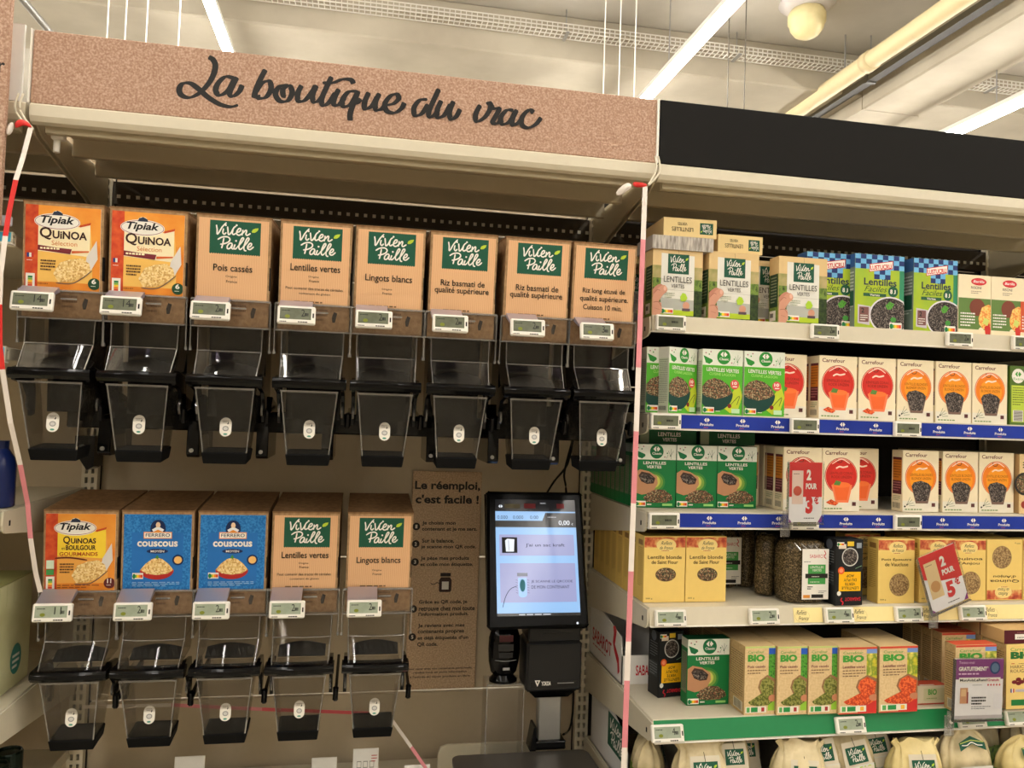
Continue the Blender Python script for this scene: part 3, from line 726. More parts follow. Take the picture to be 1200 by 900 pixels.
    P = Pr(m, T @ Matrix.Translation((-0.0115, -0.0012, -0.0195)), 0.023, 0.039)
    pts = []
    for k in range(9): a = math.pi*k/8; pts.append((0.5+0.5*math.cos(a), 0.70+0.295*math.sin(a)))
    for k in range(9): a = math.pi + math.pi*k/8; pts.append((0.5+0.5*math.cos(a), 0.30+0.295*math.sin(a)))
    P.poly(pts, WHITE); P.lines(0.22, 0.80, 0.5, 2, 0.07, C(110, 110, 105), 0.4, 3); P.ell(0.5, 0.42, 0.27, 0.14, C(150, 150, 146), 12); P.ell(0.5, 0.42, 0.19, 0.09, C(205, 203, 198), 10); P.poly([(0.62, 0.68), (0.72, 0.80), (0.76, 0.70), (0.68, 0.63)], C(60, 60, 58)); P.ell(0.5, 0.13, 0.18, 0.05, C(80, 150, 130), 10)
    m.build('sticker', root)
    # mounting arm ending in a black knob
    m = MB().box(0.0735, 0.0845, -0.012, 0.0, -0.430, -0.398, PLAST, 0.003).box(0.076, 0.083, 0.0, 0.20, -0.420, -0.405, PLAST)
    m.build('mounting_arm', root, bevel=0.0015)
    return root

PROTO = dispenser_proto()
TOP = [(-0.5985, 'quinoa', '14', 'bulk dispenser with orange quinoa label, leftmost of the top row', 'leftmost quinoa dispenser in the top row'),
       (-0.4400, 'quinoa', '14', 'bulk dispenser with orange quinoa label, second from the left in the top row', 'second quinoa dispenser in the top row'),
       (-0.2745, 'pois', '2', 'top row bulk dispenser with kraft label reading Pois cassés', 'split pea dispenser'),
       (-0.1085, 'vertes', '2', 'top row bulk dispenser with kraft label reading Lentilles vertes', 'top row green lentil dispenser'),
       (0.0465, 'lingots', '2', 'top row bulk dispenser with kraft label reading Lingots blancs', 'top row white bean dispenser'),
       (0.2050, 'basmati', '2', 'bulk dispenser labelled Riz basmati, left one of the two beside each other', 'left basmati rice dispenser'),
       (0.3715, 'basmati', '2', 'bulk dispenser labelled Riz basmati, right one next to the Riz long dispenser', 'right basmati rice dispenser'),
       (0.5260, 'long', '3', 'rightmost top row bulk dispenser with kraft label reading Riz long étuvé', 'rightmost dispenser in the top row')]
BOT = [(-0.580, 'boulgour', '11', 'bottom row bulk dispenser with yellow and orange quinoa and bulgur label', 'quinoa and bulgur dispenser'),
       (-0.4255, 'couscous', '2', 'bulk dispenser with blue couscous label, left one of the blue pair', 'left blue couscous dispenser'),
       (-0.2695, 'couscous', '2', 'bulk dispenser with blue couscous label, right one of the blue pair', 'right blue couscous dispenser'),
       (-0.1130, 'vertes', '2', 'bottom row bulk dispenser with kraft label reading Lentilles vertes', 'bottom row green lentil dispenser'),
       (0.0520, 'lingots', '2', 'bottom row bulk dispenser with kraft label reading Lingots blancs beside the poster', 'bottom row white bean dispenser')]
TILT = R(5)
first = True
for row, Y, Z in ((TOP, 1.690, 1.9365), (BOT, 1.828, 1.3105)):
    for x, kind, num, lab, short in row:
        o = PROTO if first else copy_tree(PROTO); first = False
        o.location = (x, Y, Z); o.rotation_euler = (TILT, 0, 0)
        tag(o, lab, 'dispenser', 'bulk dispensers in the top row' if row is TOP else 'bulk dispensers in the bottom row')
        esl(Vector((x - 0.030, Y - 0.043, Z - 0.2215)), (R(-8), 0, 0), num, 'white electronic price label clipped on the ' + short, 'price labels on the dispensers', row is BOT)
DISP = [o for o in SC.objects if o.name.startswith('bulk_dispenser')]
for o in DISP:
    row = TOP if o.location.z > 1.6 else BOT
    kind = min(row, key=lambda r: abs(r[0] - o.location.x))[1]
    put('front_label', label_mesh(kind), o)
    if row is TOP:      # only the upper ones have the dark body behind the chute
        put('back_body', (_bb := globals().get('_bb') or MB().box(-0.060, 0.060, 0.10, 0.20, -0.425, -0.228, PLAST).mesh('back_body')), o)

# black rail with brackets carrying the top row
t = thing('mounting_rail', 'black metal rail and brackets carrying the top row of dispensers', 'rail', (0, 1.95, 1.45))
MB().box(XL+0.02, XR-0.02, 0.0, 0.03, 0.035, 0.085, PLAST, 0.003).build('rail', t)
for x in (-0.535, -0.357, -0.213, -0.073, 0.160, 0.302, 0.447, 0.612):
    m = MB().prism([(-0.150, 0.020), (-0.150, -0.012), (-0.140, -0.018), (0.01, -0.018), (0.01, 0.10), (-0.10, 0.12), (-0.145, 0.06)], 'x', x-0.013, x+0.013, PLAST)
    m.build('rail_bracket', t, bevel=0.002)
    b = MB().cyl((x-0.002, -0.154, -0.003), 0.0045, 0.005, SILVER, 12, 'y').build('bolt', t)
t2 = MB().prism([(-0.69, 1.46), (-0.645, 1.46), (-0.645, 1.385), (-0.66, 1.375), (-0.69, 1.42)], 'y', 2.10, 2.17, PLAST).build('support_bracket')
tag(t2, 'small black bracket hooked on the left perforated post below the top row', 'bracket')

# ------------------------------------------------------------------ kraft poster with the five steps
t = thing('poster', 'tall kraft poster of numbered refill steps on the wall left of the terminal', 'poster', (0.2435, 2.208, 0.778))
MB().box(-0.0975, 0.0975, 0.0, 0.003, 0, 0.603, KRAFTPOST, 0.001).build('board', t)
def sheet(): return Pr(MB(), Matrix.Translation((-0.2435, 0.0, -0.778)), 1, 1)
def ptxt(s, x0, x1, z, h, b=0.006): P.l = 1; P.txt(s, x0, z, x1-x0, h, INK, b)
P = sheet(); ptxt('Le réemploi,', 0.153, 0.337, 1.3235, 0.0300, 0.03); ptxt("c'est facile !", 0.156, 0.334, 1.291, 0.0245, 0.03); P.mb.build('heading', t)
rows = [(1.2266, '1', [('Je choisis mon', 0.177, 0.2705, 1.2315), ('contenant et je me sers.', 0.1765, 0.332, 1.2145)]),
        (1.1784, '2', [('Sur la balance,', 0.178, 0.268, 1.1825), ('je scanne mon QR code.', 0.176, 0.331, 1.1655)]),
        (1.1285, '3', [('Je pèse mes produits', 0.176, 0.312, 1.1335), ('et colle mon étiquette.', 0.176, 0.324, 1.1165)]),
        (0.9991, '4', [('Grâce au QR code, je', 0.176, 0.311, 1.0125), ("retrouve chez moi toute", 0.176, 0.333, 0.9955), ("l'information produit.", 0.176, 0.316, 0.9790)]),
        (0.9221, '5', [('Je reviens avec mes', 0.1755, 0.306, 0.9475), ('contenants propres', 0.1755, 0.305, 0.9305), ("et déjà étiquetés d'un", 0.1755, 0.3175, 0.9135), ('QR code.', 0.1755, 0.232, 0.8965)])]
for z, n, ls in rows:
    P = sheet()
    P.ell(0.161, z, 0.0105, 0.0105, INK, 20); P.txt(n, 0.158, z-0.005, 0.006, 0.010, WHITE, 0.03)
    for s_, a, b, zz in ls: ptxt(s_, a, b, zz-0.0022, 0.0128, 0.028)
    P.mb.build('step_text', t)
P = sheet()
for s_, a, b, zz in (('Pour venir avec vos contenants personnels,', 0.151, 0.332, 0.830), ('rendez-vous en point information', 0.168, 0.316, 0.820), ("à l'entrée du rayon produits en libre", 0.158, 0.326, 0.808)): ptxt(s_, a, b, zz, 0.0072, 0.02)
P.mb.build('footer_text', t)
P = sheet(); P.poly([(0.232, 1.045), (0.262, 1.045), (0.265, 1.05), (0.265, 1.078), (0.260, 1.086), (0.235, 1.086), (0.230, 1.078), (0.230, 1.05)], C(60, 40, 34)); P.rect(0.233, 1.088, 0.262, 1.098, C(40, 30, 28)); P.rect(0.238, 1.052, 0.257, 1.074, PAPER)
P.line([(0.206, 1.070), (0.215, 1.066), (0.224, 1.071), (0.233, 1.068)], 0.002, INK)
P.mb.build('jar_picture', t)

# ------------------------------------------------------------------ weighing terminal
t = thing('weighing_terminal', 'black self-service scale with upright lit touchscreen, printer and steel weighing plate', 'scale', (0.44, 1.95, 0.655))
tl = math.atan2(0.10, 0.314)
scr = MB().box(-0.1245, 0.1245, 0.0, 0.035, -0.1665, 0.1665, BEZEL, 0.006)
so = scr.build('screen_housing', t, loc=(0.0, -0.040, 0.540), bevel=0.004); so.rotation_euler = (-tl, 0, 0)
m = MB(); P = Pr(m, FRONT(-0.1245, -0.0005, -0.1665), 0.249, 0.333)
BLUEW = SCR(150, 196, 244); LILAC = SCR(158, 162, 206); SDK = SCR(8, 9, 16)
SW = SCR(236, 242, 250); SINK = C(40, 44, 60, 0.2); SGREY = SCR(110, 114, 130)
a, b, c, d = 0.085, 0.105, 0.915, 0.935
P.rect(a, b-0.02, c, d, SDK)
P.rect(a, b, c, 0.725, BLUEW)
P.poly([(a, 0.775), (0.565, 0.775), (0.60, 0.835), (c, 0.835), (c, 0.845), (a, 0.845)], BLUEW)
P.txt('0.000', 0.105, 0.787, 0.105, 0.026, SINK); P.txt('0.000', 0.265, 0.787, 0.105, 0.026, SINK); P.txt('0.00', 0.44, 0.787, 0.085, 0.026, SINK)
P.txt('0,00', 0.735, 0.738, 0.115, 0.040, SW, 0.01); P.txt('€', 0.868, 0.742, 0.018, 0.016, SW)
P.lines(0.62, 0.80, 0.13, 1, 0.012, SW); P.lines(0.55, 0.905, 0.08, 1, 0.012, SW); P.lines(0.30, 0.092, 0.45, 1, 0.008, SW, 0.7, 5)
chevrons(P, 0.14, 0.882, 0.045, SW)
P.rect(0.18, 0.868, 0.34, 0.90, C(90, 84, 60)); P.rect(0.38, 0.868, 0.50, 0.905, C(120, 34, 40)); P.rect(0.72, 0.868, 0.80, 0.905, C(120, 34, 40))
P.rect(0.12, 0.515, 0.885, 0.67, LILAC); P.rect(0.12, 0.18, 0.885, 0.46, LILAC)
P.rect(0.145, 0.535, 0.30, 0.65, C(20, 22, 26)); P.poly([(0.185, 0.545), (0.265, 0.545), (0.272, 0.635), (0.20, 0.64), (0.178, 0.625)], SW); P.line([(0.215, 0.55), (0.212, 0.63)], 0.0015, SINK)
P.txt("J'ai un sac kraft", 0.385, 0.575, 0.40, 0.030, SINK, 0.005)
P.txt('JE SCANNE LE QRCODE', 0.43, 0.315, 0.42, 0.022, SINK, 0.0); P.txt('DE MON CONTENANT', 0.43, 0.277, 0.385, 0.022, SINK, 0.0)
P.rect(0.30, 0.235, 0.385, 0.355, BLUEW); P.ell(0.342, 0.235, 0.042, 0.02, BLUEW); P.rect(0.29, 0.365, 0.395, 0.39, SGREY); P.ell(0.342, 0.30, 0.028, 0.045, C(60, 130, 150))
P.line([(0.14, 0.145), (0.17, 0.22), (0.22, 0.275), (0.285, 0.295)], 0.0015, SINK)
for k in range(6):
    P.line([(0.275, 0.25+k*0.018), (0.295, 0.245+k*0.018)], 0.001, SINK); P.line([(0.39, 0.25+k*0.018), (0.41, 0.245+k*0.018)], 0.001, SINK)
m.build('screen', so)
m = MB(); P = Pr(m, FRONT(-0.1245, -0.0007, -0.1665), 0.249, 0.333); P.disc(0.88, 0.03, 0.012, SW, 8); m.build('status_light', so)
# label printer
m = MB().box(-0.070, 0.070, -0.045, 0.05, 0.215, 0.335, C(24, 24, 25, 0.35), 0.006).box(-0.066, 0.066, -0.041, 0.05, 0.335, 0.372, C(20, 20, 21, 0.35), 0.003)
m.loops([[(-0.062, -0.035, 0.214), (0.062, -0.035, 0.214), (0.062, 0.05, 0.214), (-0.062, 0.05, 0.214)], [(-0.040, -0.015, 0.190), (0.045, -0.015, 0.190), (0.045, 0.05, 0.190), (-0.040, 0.05, 0.190)]], PLAST)
po = m.build('printer', t, loc=(0.050, -0.005, 0.0), bevel=0.002)
m = MB().box(-0.03, 0.045, -0.0425, -0.040, 0.350, 0.356, BLACK).box(-0.068, 0.068, -0.0465, -0.045, 0.327, 0.330, BLACK).box(-0.060, 0.060, -0.0462, -0.045, 0.226, 0.240, BLACK)
m.build('paper_slot', po)
m = MB(); P = Pr(m, FRONT(-0.070, -0.0465, 0.215), 0.140, 0.12)
P.poly([(0.15, 0.24), (0.25, 0.24), (0.20, 0.11)], WHITE); P.poly([(0.18, 0.22), (0.22, 0.22), (0.20, 0.16)], BLACK); P.txt('YOKOA', 0.27, 0.13, 0.17, 0.085, WHITE, 0.03); P.rect(0.56, 0.165, 0.86, 0.18, C(150, 150, 150))
m.build('lettering', po)
MB().box(0.029, 0.088, 0.015, 0.045, 0.05, 0.42, SILVER, 0.003).build('column', t)
MB().box(0.016, 0.100, 0.005, 0.06, 0.050, 0.072, PLAST, 0.003).prism([(0.006, 0.05), (0.022, 0.05), (0.022, 0.11), (0.016, 0.11)], 'y', 0.0, 0.05, PLAST).build('column_foot', t, bevel=0.001)
# weighing plate, rounded back corners, on its base
pts = []
for cx_, cy_, a0 in ((0.130, -0.025, 0), (-0.170, -0.025, 90)):
    for k in range(7): an = R(a0 + 15*k); pts.append((cx_ + 0.022*math.cos(an), cy_ + 0.022*math.sin(an)))
pts += [(-0.196, -0.34), (0.156, -0.34)]
MB().prism(pts, 'z', 0.040, 0.052, C(96, 92, 86, 0.35, 0.6)).build('weighing_plate', t, bevel=0.002)
MB().box(-0.17, 0.13, -0.30, 0.02, -0.055, 0.040, PLAST, 0.004).build('base', t)
# scanner on its own clear stand
t = thing('barcode_scanner', 'black oval hand scanner standing on a clear acrylic box left of the printer', 'scanner', (0.378, 1.985, 0.873))
L = []
def oval(z, rx, y0, y1, n=20):
    return [(math.cos(k*math.tau/n)*rx, (y0+y1)/2 + math.sin(k*math.tau/n)*(y1-y0)/2, z) for k in range(n)]
body = MB().loops([oval(0.012, 0.022, -0.018, 0.012), oval(0.024, 0.033, -0.022, 0.014), oval(0.05, 0.039, -0.026, 0.018), oval(0.08, 0.041, -0.028, 0.02), oval(0.11, 0.040, -0.027, 0.02), oval(0.13, 0.034, -0.022, 0.018), oval(0.138, 0.024, -0.014, 0.012)], PLAST)
bo = body.build('body', t, smooth=True)
MB().loops([oval(0, 0.036, -0.032, 0.03), oval(0.006, 0.036, -0.032, 0.03), oval(0.016, 0.026, -0.02, 0.016), oval(0.026, 0.022, -0.016, 0.012)], PLAST).build('foot', t, smooth=True)
m = MB(); P = Pr(m, FRONT(-0.04, -0.0292, 0), 0.08, 0.14)
P.rect(0.28, 0.74, 0.72, 0.86, C(70, 20, 26, 0.1)); P.rect(0.26, 0.58, 0.74, 0.70, C(34, 34, 36, 0.15)); P.rect(0.28, 0.46, 0.72, 0.55, C(30, 30, 32, 0.15))
P.line([(0.16, 0.42), (0.5, 0.40), (0.84, 0.42)], 0.0012, C(160, 160, 160)); P.lines(0.42, 0.24, 0.3, 1, 0.05, C(190, 190, 190), 0.9, 3)
m.build('window', t)
o = MB().box(-0.047, 0.047, -0.035, 0.035, 0, 0.272, CLEARS).build('clear_stand', None, (0.380, 1.990, 0.600), solid=0.002)
tag(o, 'clear acrylic box standing behind the weighing plate under the scanner', 'stand')
m = MB()
for x in (-0.047, 0.047):
    for y in (-0.035,): m.box(x-0.0012, x+0.0012, y-0.0012, y+0.0012, 0, 0.272, CLEARE)
m.box(-0.047, 0.047, -0.0362, -0.0338, 0.270, 0.273, CLEARE).build('edge', o)
# backing board and deck under it
o = MB().prism([(-0.165, 0.0), (-0.165, 0.052), (-0.158, 0.067), (-0.140, 0.072), (0.12, 0.072), (0.13, 0.067), (0.13, 0.0)], 'y', 0, 0.01, C(206, 196, 170, 0.5)).build('mounting_board', None, (0.395, 2.09, 0.600), bevel=0.002)
tag(o, 'cream rounded board standing behind the scale and the clear stand', 'board')
o = MB().box(XL+0.02, XR-0.02, 1.62, 2.185, 0.57, 0.600, METAL, 0.003).build('lower_deck')
tag(o, 'cream lower deck under the dispensers carrying the scale', 'shelf')
MB().box(XL+0.02, XR-0.02, 1.60, 1.62, 0.555, 0.600, METAL, 0.003).build('price_rail', o)
MB().box(XL+0.03, XR-0.03, 1.65, 2.18, 0.0, 0.57, PANEL).build('cabinet', o)
# small white cards on the deck
for i, (x, w, z1, lab) in enumerate(((-0.370, 0.068, 0.708, 'blank white card standing under the second dispenser from the left'), (-0.057, 0.060, 0.690, 'low blank white card left of the two taller cards'), (0.043, 0.062, 0.707, 'white card with faint grey boxes printed low, in the middle of the three'), (0.165, 0.062, 0.692, 'white card with small printed boxes beside the scale'))):
    m = MB().prism([(0, 0), (0.002, 0), (0.010, z1-0.6), (0.008, z1-0.6)], 'x', -w/2, w/2, PAPER)
    P = Pr(m, Matrix.Translation((-w/2, -0.001, 0)) @ Matrix.Translation((0, 0.004, z1-0.656)) @ Matrix.Rotation(R(-5), 4, 'X'), w, 0.055)
    if i >= 2:
        for q in range(3):
            P.rect(0.15+q*0.25, 0.45 if i == 3 else 0.2, 0.33+q*0.25, 0.8 if i == 3 else 0.5, C(150, 148, 142)); P.rect(0.17+q*0.25, 0.5 if i == 3 else 0.24, 0.31+q*0.25, 0.75 if i == 3 else 0.46, PAPER)
        P.lines(0.72, 0.7, 0.22, 3, 0.12, C(180, 70, 70), 0.4, 3)
    tag(m.build('shelf_card', None, (x, 2.0 if i < 3 else 1.93, 0.600)), lab, 'card')
# hanging cable from the rail to the screen
m = MB()
for P_ in ([(0.545, 1.984, 1.50), (0.548, 2.05, 1.42), (0.52, 2.08, 1.37), (0.49, 2.05, 1.335)], [(0.545, 1.984, 1.50), (0.540, 2.05, 1.40), (0.552, 2.08, 1.36), (0.548, 2.05, 1.33)]):
    m.tube(smoothpts(P_), 0.003, PLAST, 6)
tag(m.build('power_cable', smooth=True), 'thin black cables hanging from the rail down behind the screen', 'cable')
o = MB().tube(smoothpts([(0.600, 2.16, 0.90), (0.607, 2.14, 0.82), (0.606, 2.13, 0.74), (0.598, 2.12, 0.70), (0.585, 2.10, 0.69), (0.55, 2.02, 0.715)]), 0.003, PLAST, 6).build('data_cable', smooth=True)
tag(o, 'black cable hanging down at the right of the scale column', 'cable')

# ------------------------------------------------------------------ barrier tape
TR, TP, TW = C(206, 44, 40, 0.4), C(214, 134, 140, 0.4), C(226, 216, 206, 0.4)
def tape(label, segs, w=0.010, nrm=(0, -1, 0), name='barrier_tape'):
    m = MB()
    for pts, mt in segs: m.ribbon(pts, w, mt, nrm, 0.0008)
    return tag(m.build(name), label, 'tape')
def lerp(a, b, k): return tuple(a[i] + (b[i]-a[i])*k for i in range(3))
A_, B_ = (0.6055, 1.665, 2.071), (0.5337, 1.50, 0.82)
cuts = [(0, .10, TW), (.10, .17, TP), (.17, .33, TP), (.33, .44, TW), (.44, .56, TP), (.56, .67, TW), (.67, .78, TP), (.78, .84, TW), (.84, .94, TP), (.94, 1, TW)]
segs = [([lerp(A_, B_, a), lerp(A_, B_, b)], c) for a, b, c in cuts]
o = tape('red and white barrier tape hanging straight between dispensers and grocery shelves', segs, 0.0115)
k = MB().loops([[(0.535, 1.68, 2.055), (0.545, 1.675, 2.045), (0.55, 1.68, 2.04), (0.54, 1.688, 2.05)], [(0.552, 1.67, 2.076), (0.562, 1.666, 2.062), (0.568, 1.674, 2.056), (0.556, 1.682, 2.068)], [(0.572, 1.668, 2.085), (0.577, 1.664, 2.064), (0.582, 1.672, 2.066), (0.576, 1.68, 2.080)]], TW)
k.loops([[(0.572, 1.668, 2.085), (0.577, 1.664, 2.064), (0.582, 1.672, 2.066), (0.576, 1.68, 2.080)], [(0.590, 1.664, 2.082), (0.592, 1.660, 2.066), (0.596, 1.668, 2.066), (0.593, 1.674, 2.078)], [(0.611, 1.662, 2.078), (0.611, 1.660, 2.072), (0.613, 1.668, 2.070), (0.612, 1.67, 2.076)]], TR)
k.build('knotted_end', o, smooth=True, subsurf=1)
segs = [([(-0.655, 1.66, 2.075), (-0.660, 1.645, 2.01), (-0.664, 1.63, 1.962)], TW), ([(-0.664, 1.63, 1.962), (-0.668, 1.62, 1.90), (-0.668, 1.61, 1.85)], TR), ([(-0.668, 1.61, 1.85), (-0.668, 1.60, 1.78), (-0.667, 1.60, 1.72)], TW), ([(-0.667, 1.60, 1.72), (-0.663, 1.60, 1.65), (-0.656, 1.60, 1.60)], TR),
        ([(-0.656, 1.60, 1.60), (-0.645, 1.62, 1.50), (-0.640, 1.66, 1.42)], TW), ([(-0.640, 1.66, 1.42), (-0.638, 1.70, 1.34), (-0.637, 1.72, 1.27)], TP), ([(-0.637, 1.72, 1.27), (-0.634, 1.745, 1.20), (-0.628, 1.76, 1.155)], TW)]
o = tape('red and white barrier tape hanging down the left side of the dispensers', segs, 0.009)
k = MB().loops([[(-0.700, 1.66, 2.082), (-0.702, 1.655, 2.045), (-0.698, 1.668, 2.045), (-0.698, 1.67, 2.082)], [(-0.686, 1.657, 2.088), (-0.686, 1.652, 2.062), (-0.682, 1.663, 2.062), (-0.683, 1.667, 2.088)]], TW)
k.loops([[(-0.686, 1.657, 2.088), (-0.686, 1.652, 2.062), (-0.682, 1.663, 2.062), (-0.683, 1.667, 2.088)], [(-0.670, 1.655, 2.092), (-0.668, 1.652, 2.080), (-0.666, 1.66, 2.080), (-0.668, 1.664, 2.092)], [(-0.654, 1.658, 2.080), (-0.652, 1.655, 2.070), (-0.650, 1.664, 2.070), (-0.652, 1.666, 2.080)]], TR)
k.build('knotted_end', o, smooth=True, subsurf=1)
segs = [([(-0.62, 2.03, 0.825), (-0.42, 2.02, 0.826)], TW), ([(-0.42, 2.02, 0.826), (-0.21, 2.01, 0.812)], TP), ([(-0.21, 2.01, 0.812), (0.0, 2.0, 0.800), (0.045, 2.0, 0.797)], C(206, 84, 92, 0.4)), ([(0.045, 2.0, 0.797), (0.100, 1.99, 0.785), (0.15, 1.95, 0.73)], TW), ([(0.15, 1.95, 0.73), (0.185, 1.92, 0.69)], TP)]
tape('low barrier tape stretched behind the bottom dispensers towards the scale', segs, 0.008)
for x, y, lab in ((-0.668, 1.690, 'bent wire tie holding the tape at the left end of the header'), (0.628, 1.690, 'bent wire tie holding the tape at the right end of the header')):
    s = 1 if x > 0 else -1; x = x if x > 0 else x
    pts = [(x+0.016*(1 if s > 0 else -1), y, 2.150), (x+0.018*(1 if s > 0 else -1), y-0.008, 2.12), (x+(0.006 if s > 0 else -0.004), y-0.015, 2.095), (x-(0.016 if s > 0 else -0.016), y-0.026, 2.073)]
    m = MB().tube(smoothpts(pts), 0.0025, METAL, 6)
    pts2 = [(p[0]-0.008, p[1], p[2]) for p in pts[:3]] + [pts[3]]
    m.tube(smoothpts(pts2), 0.0022, METAL, 6)
    tag(m.build('wire_tie', smooth=True), lab, 'wire')

# ------------------------------------------------------------------ bay at the far left edge
def shelf(x0, x1, yf, zt, label, rail=METAL, h=0.037, lean=0.0, insert=None, yb=2.19, deckcol=METAL, brackets=(0, 1), under=None):
    t = thing('shelf', label, 'shelf', ((x0+x1)/2, yb, zt-0.03)); cx = (x0+x1)/2
    a, b = x0-cx, x1-cx; y0 = yf-yb
    m = MB().box(a, b, y0+0.016, -0.002, 0.004, 0.030, deckcol, 0.002)
    if under: m.box(a+0.002, b-0.002, y0+0.02, -0.004, 0.0, 0.0045, under)  # near-black sheet, the shadow below the deck painted on its underside
    m.build('deck', t)
    m = MB().prism([(y0+lean, 0.031), (y0+lean+0.004, 0.0315), (y0+0.016, 0.029), (y0+0.016, 0.022), (y0+lean+0.005, 0.026), (y0+0.005, 0.031-h), (y0, 0.031-h)], 'x', a, b, rail)
    m.prism([(y0-0.004, 0.031-h), (y0-0.004, 0.031-h-0.0025), (y0+0.016, 0.031-h-0.0025), (y0+0.016, 0.031-h)], 'x', a, b, WHITE)
    m.build('price_rail', t)
    for k, x in enumerate((a-0.005, b+0.001)):
        if k not in brackets: continue
        MB().prism([(y0+0.006, 0.027), (y0+0.004, 0.0), (y0+0.008, -0.012), (y0+0.020, -0.018), (y0+0.10, -0.028), (-0.03, -0.075), (-0.002, -0.085), (-0.002, 0.027)], 'x', x, x+0.004, METAL).build('bracket', t)
        m = MB().box(x-0.0006, x+0.0046, y0+0.030, y0+0.040, -0.006, 0.008, SLOT_SHADE, 0.002).build('bracket_hole', t)
    if insert: insert(t, a, b, y0, h, lean)
    return t
def plain_insert(mat):
    def f(t, a, b, y0, h, lean):
        MB().prism([(y0+lean-0.0015, 0.029), (y0+lean-0.0005, 0.029), (y0-0.0005, 0.033-h), (y0-0.0015, 0.033-h)], 'x', a+0.002, b-0.002, mat).build('rail_strip', t)
    return f
LB = (XL-1.33+0.01, XL-0.012)
shelf(*LB, 1.70, 1.875, 'top shelf with light blue price strip at the far left edge', h=0.022, insert=plain_insert(C(70, 170, 200)), brackets=())
o = MB().box(LB[0], LB[1], 1.685, 1.70, 1.886, 1.905, C(210, 205, 214, 0.3), 0.002).build('strip_holder'); tag(o, 'pale lilac plastic strip above the light blue price strip at the left edge', 'strip')
shelf(*LB, 1.70, 1.648, 'second shelf with light blue price strip at the far left edge', h=0.03, insert=plain_insert(C(70, 170, 200)), brackets=())
shelf(*LB, 1.715, 1.325, 'cream shelf carrying a dark blue bottle at the far left edge', h=0.04, brackets=(1,))
shelf(*LB, 1.60, 0.915, 'cream bottom shelf under the pale green carton at the far left edge', h=0.05, brackets=(1,))
m = MB(); L = []
for z, r in ((0, 0.026), (0.003, 0.028), (0.085, 0.028), (0.1, 0.024), (0.118, 0.013)): L.append([(math.cos(k*math.tau/20)*r, math.sin(k*math.tau/20)*r, z) for k in range(20)])
b_ = thing('bottle', 'dark blue bottle standing on the shelf at the far left edge', 'bottle', (-0.716, 1.765, 1.3265))
m.loops(L, C(20, 34, 84, 0.25)).build('body', b_, smooth=True); MB().cyl((0, 0, 0.118), 0.013, 0.016, C(14, 24, 60, 0.3), 16).build('cap', b_)
c_ = thing('carton', 'pale green carton with round teal sticker at the far left edge', 'box', (-0.93, 1.90, 0.9165))
m = MB().box(-0.21, 0.205, -0.13, 0.085, 0, 0.235, noisy('pale_green_board', [(196, 194, 146), (206, 204, 160)], 14, 0.7), 0.002); m.build('body', c_)
MB().box(-0.21, 0.206, -0.131, 0.086, 0.235, 0.238, C(150, 150, 96)).build('lid', c_)
m = MB(); P = Pr(m, RIGHTF(0.2056, -0.13, 0), 0.215, 0.235); P.ell(0.66, 0.26, 0.13, 0.14, C(30, 120, 110), 24); P.lines(0.58, 0.28, 0.16, 3, 0.05, WHITE, 0.5, 3)
for k in range(5): P.rect(0.05+k*0.16, 0.80, 0.055+k*0.16, 0.99, C(160, 164, 104))
m.build('sticker', c_)
for i, (x, y) in enumerate(((-0.735, 1.86), (-0.80, 1.86), (-0.735, 1.93), (-0.80, 1.93), (-0.87, 1.88))):
    q = MB().loops([[(math.cos(k*math.tau/18)*r, math.sin(k*math.tau/18)*r, z) for k in range(18)] for z, r in ((0, 0.029), (0.1, 0.029), (0.104, 0.027), (0.104, 0.024), (0.100, 0.023))], C(22, 36, 26, 0.25, 0.4)).build('can', None, (x, y, 0.668), smooth=False)
    tag(q, ('dark green can in the bottom left corner, ' + ('rightmost in front', 'middle in front', 'rightmost behind', 'middle behind', 'leftmost')[i]), 'can', 'dark cans at the bottom left')
shelf(*LB, 1.66, 0.668, 'cream shelf under the dark cans at the bottom left corner', h=0.04, brackets=())

# ------------------------------------------------------------------ grocery shelves on the right
SX0, SX1 = 0.662, 1.966
BLUE = noisy('blue_strip', [(24, 46, 140), (34, 58, 158)], 6, 0.35)
def blue_insert(logos):
    def f(t, a, b, y0, h, lean):
        MB().box(a+0.002, b-0.002, y0-0.0015, y0-0.0005, 0.033-h, 0.028, BLUE).build('rail_strip', t)
        cx = t.location.x
        for x in logos:
            m = MB(); P = Pr(m, FRONT(x-cx-0.02, y0-0.0016, 0.033-h), 0.04, 0.03)
            chevrons(P, 0.5, 0.72, 0.36, WHITE); P.l = 0
            P.txt('Produits', 0.08, 0.26, 0.84, 0.22, WHITE, 0.02); P.lines(0.3, 0.1, 0.4, 1, 0.08, C(180, 80, 90), 0.7, 2)
            m.build('logo', t)
    return f
def cream_insert(badges):
    def f(t, a, b, y0, h, lean):
        cx = t.location.x; CR = C(244, 226, 160)
        sl = math.atan2(lean, h)
        T0 = lambda x: Matrix.Translation((x-cx, y0-0.001, 0.033-h)) @ Matrix.Rotation(-sl, 4, 'X')
        for x, w in badges:
            m = MB(); P = Pr(m, T0(x), w, 0.034)
            P.rect(0, 0, 1, 1, CR)
            u = 0.02/w
            P.ell(0.022/w, 0.5, 0.021/w, 0.48, CR, 20)
            for k in range(24):
                a0 = R(k*15); a1 = R(k*15+10)
                P.l = 3; P.line([(0.022/w + 0.019/w*math.cos(q), 0.42 + 0.40*math.sin(q)) for q in (a0, a1)], 0.0007, C(110, 90, 50))
            P.txt('Reflets', 0.008/w, 0.52, 0.026/w, 0.30, INK, 0, 0.4); P.txt('France', 0.012/w, 0.16, 0.026/w, 0.26, INK, 0, 0.4)
            m.build('rail_strip', t)
    return f
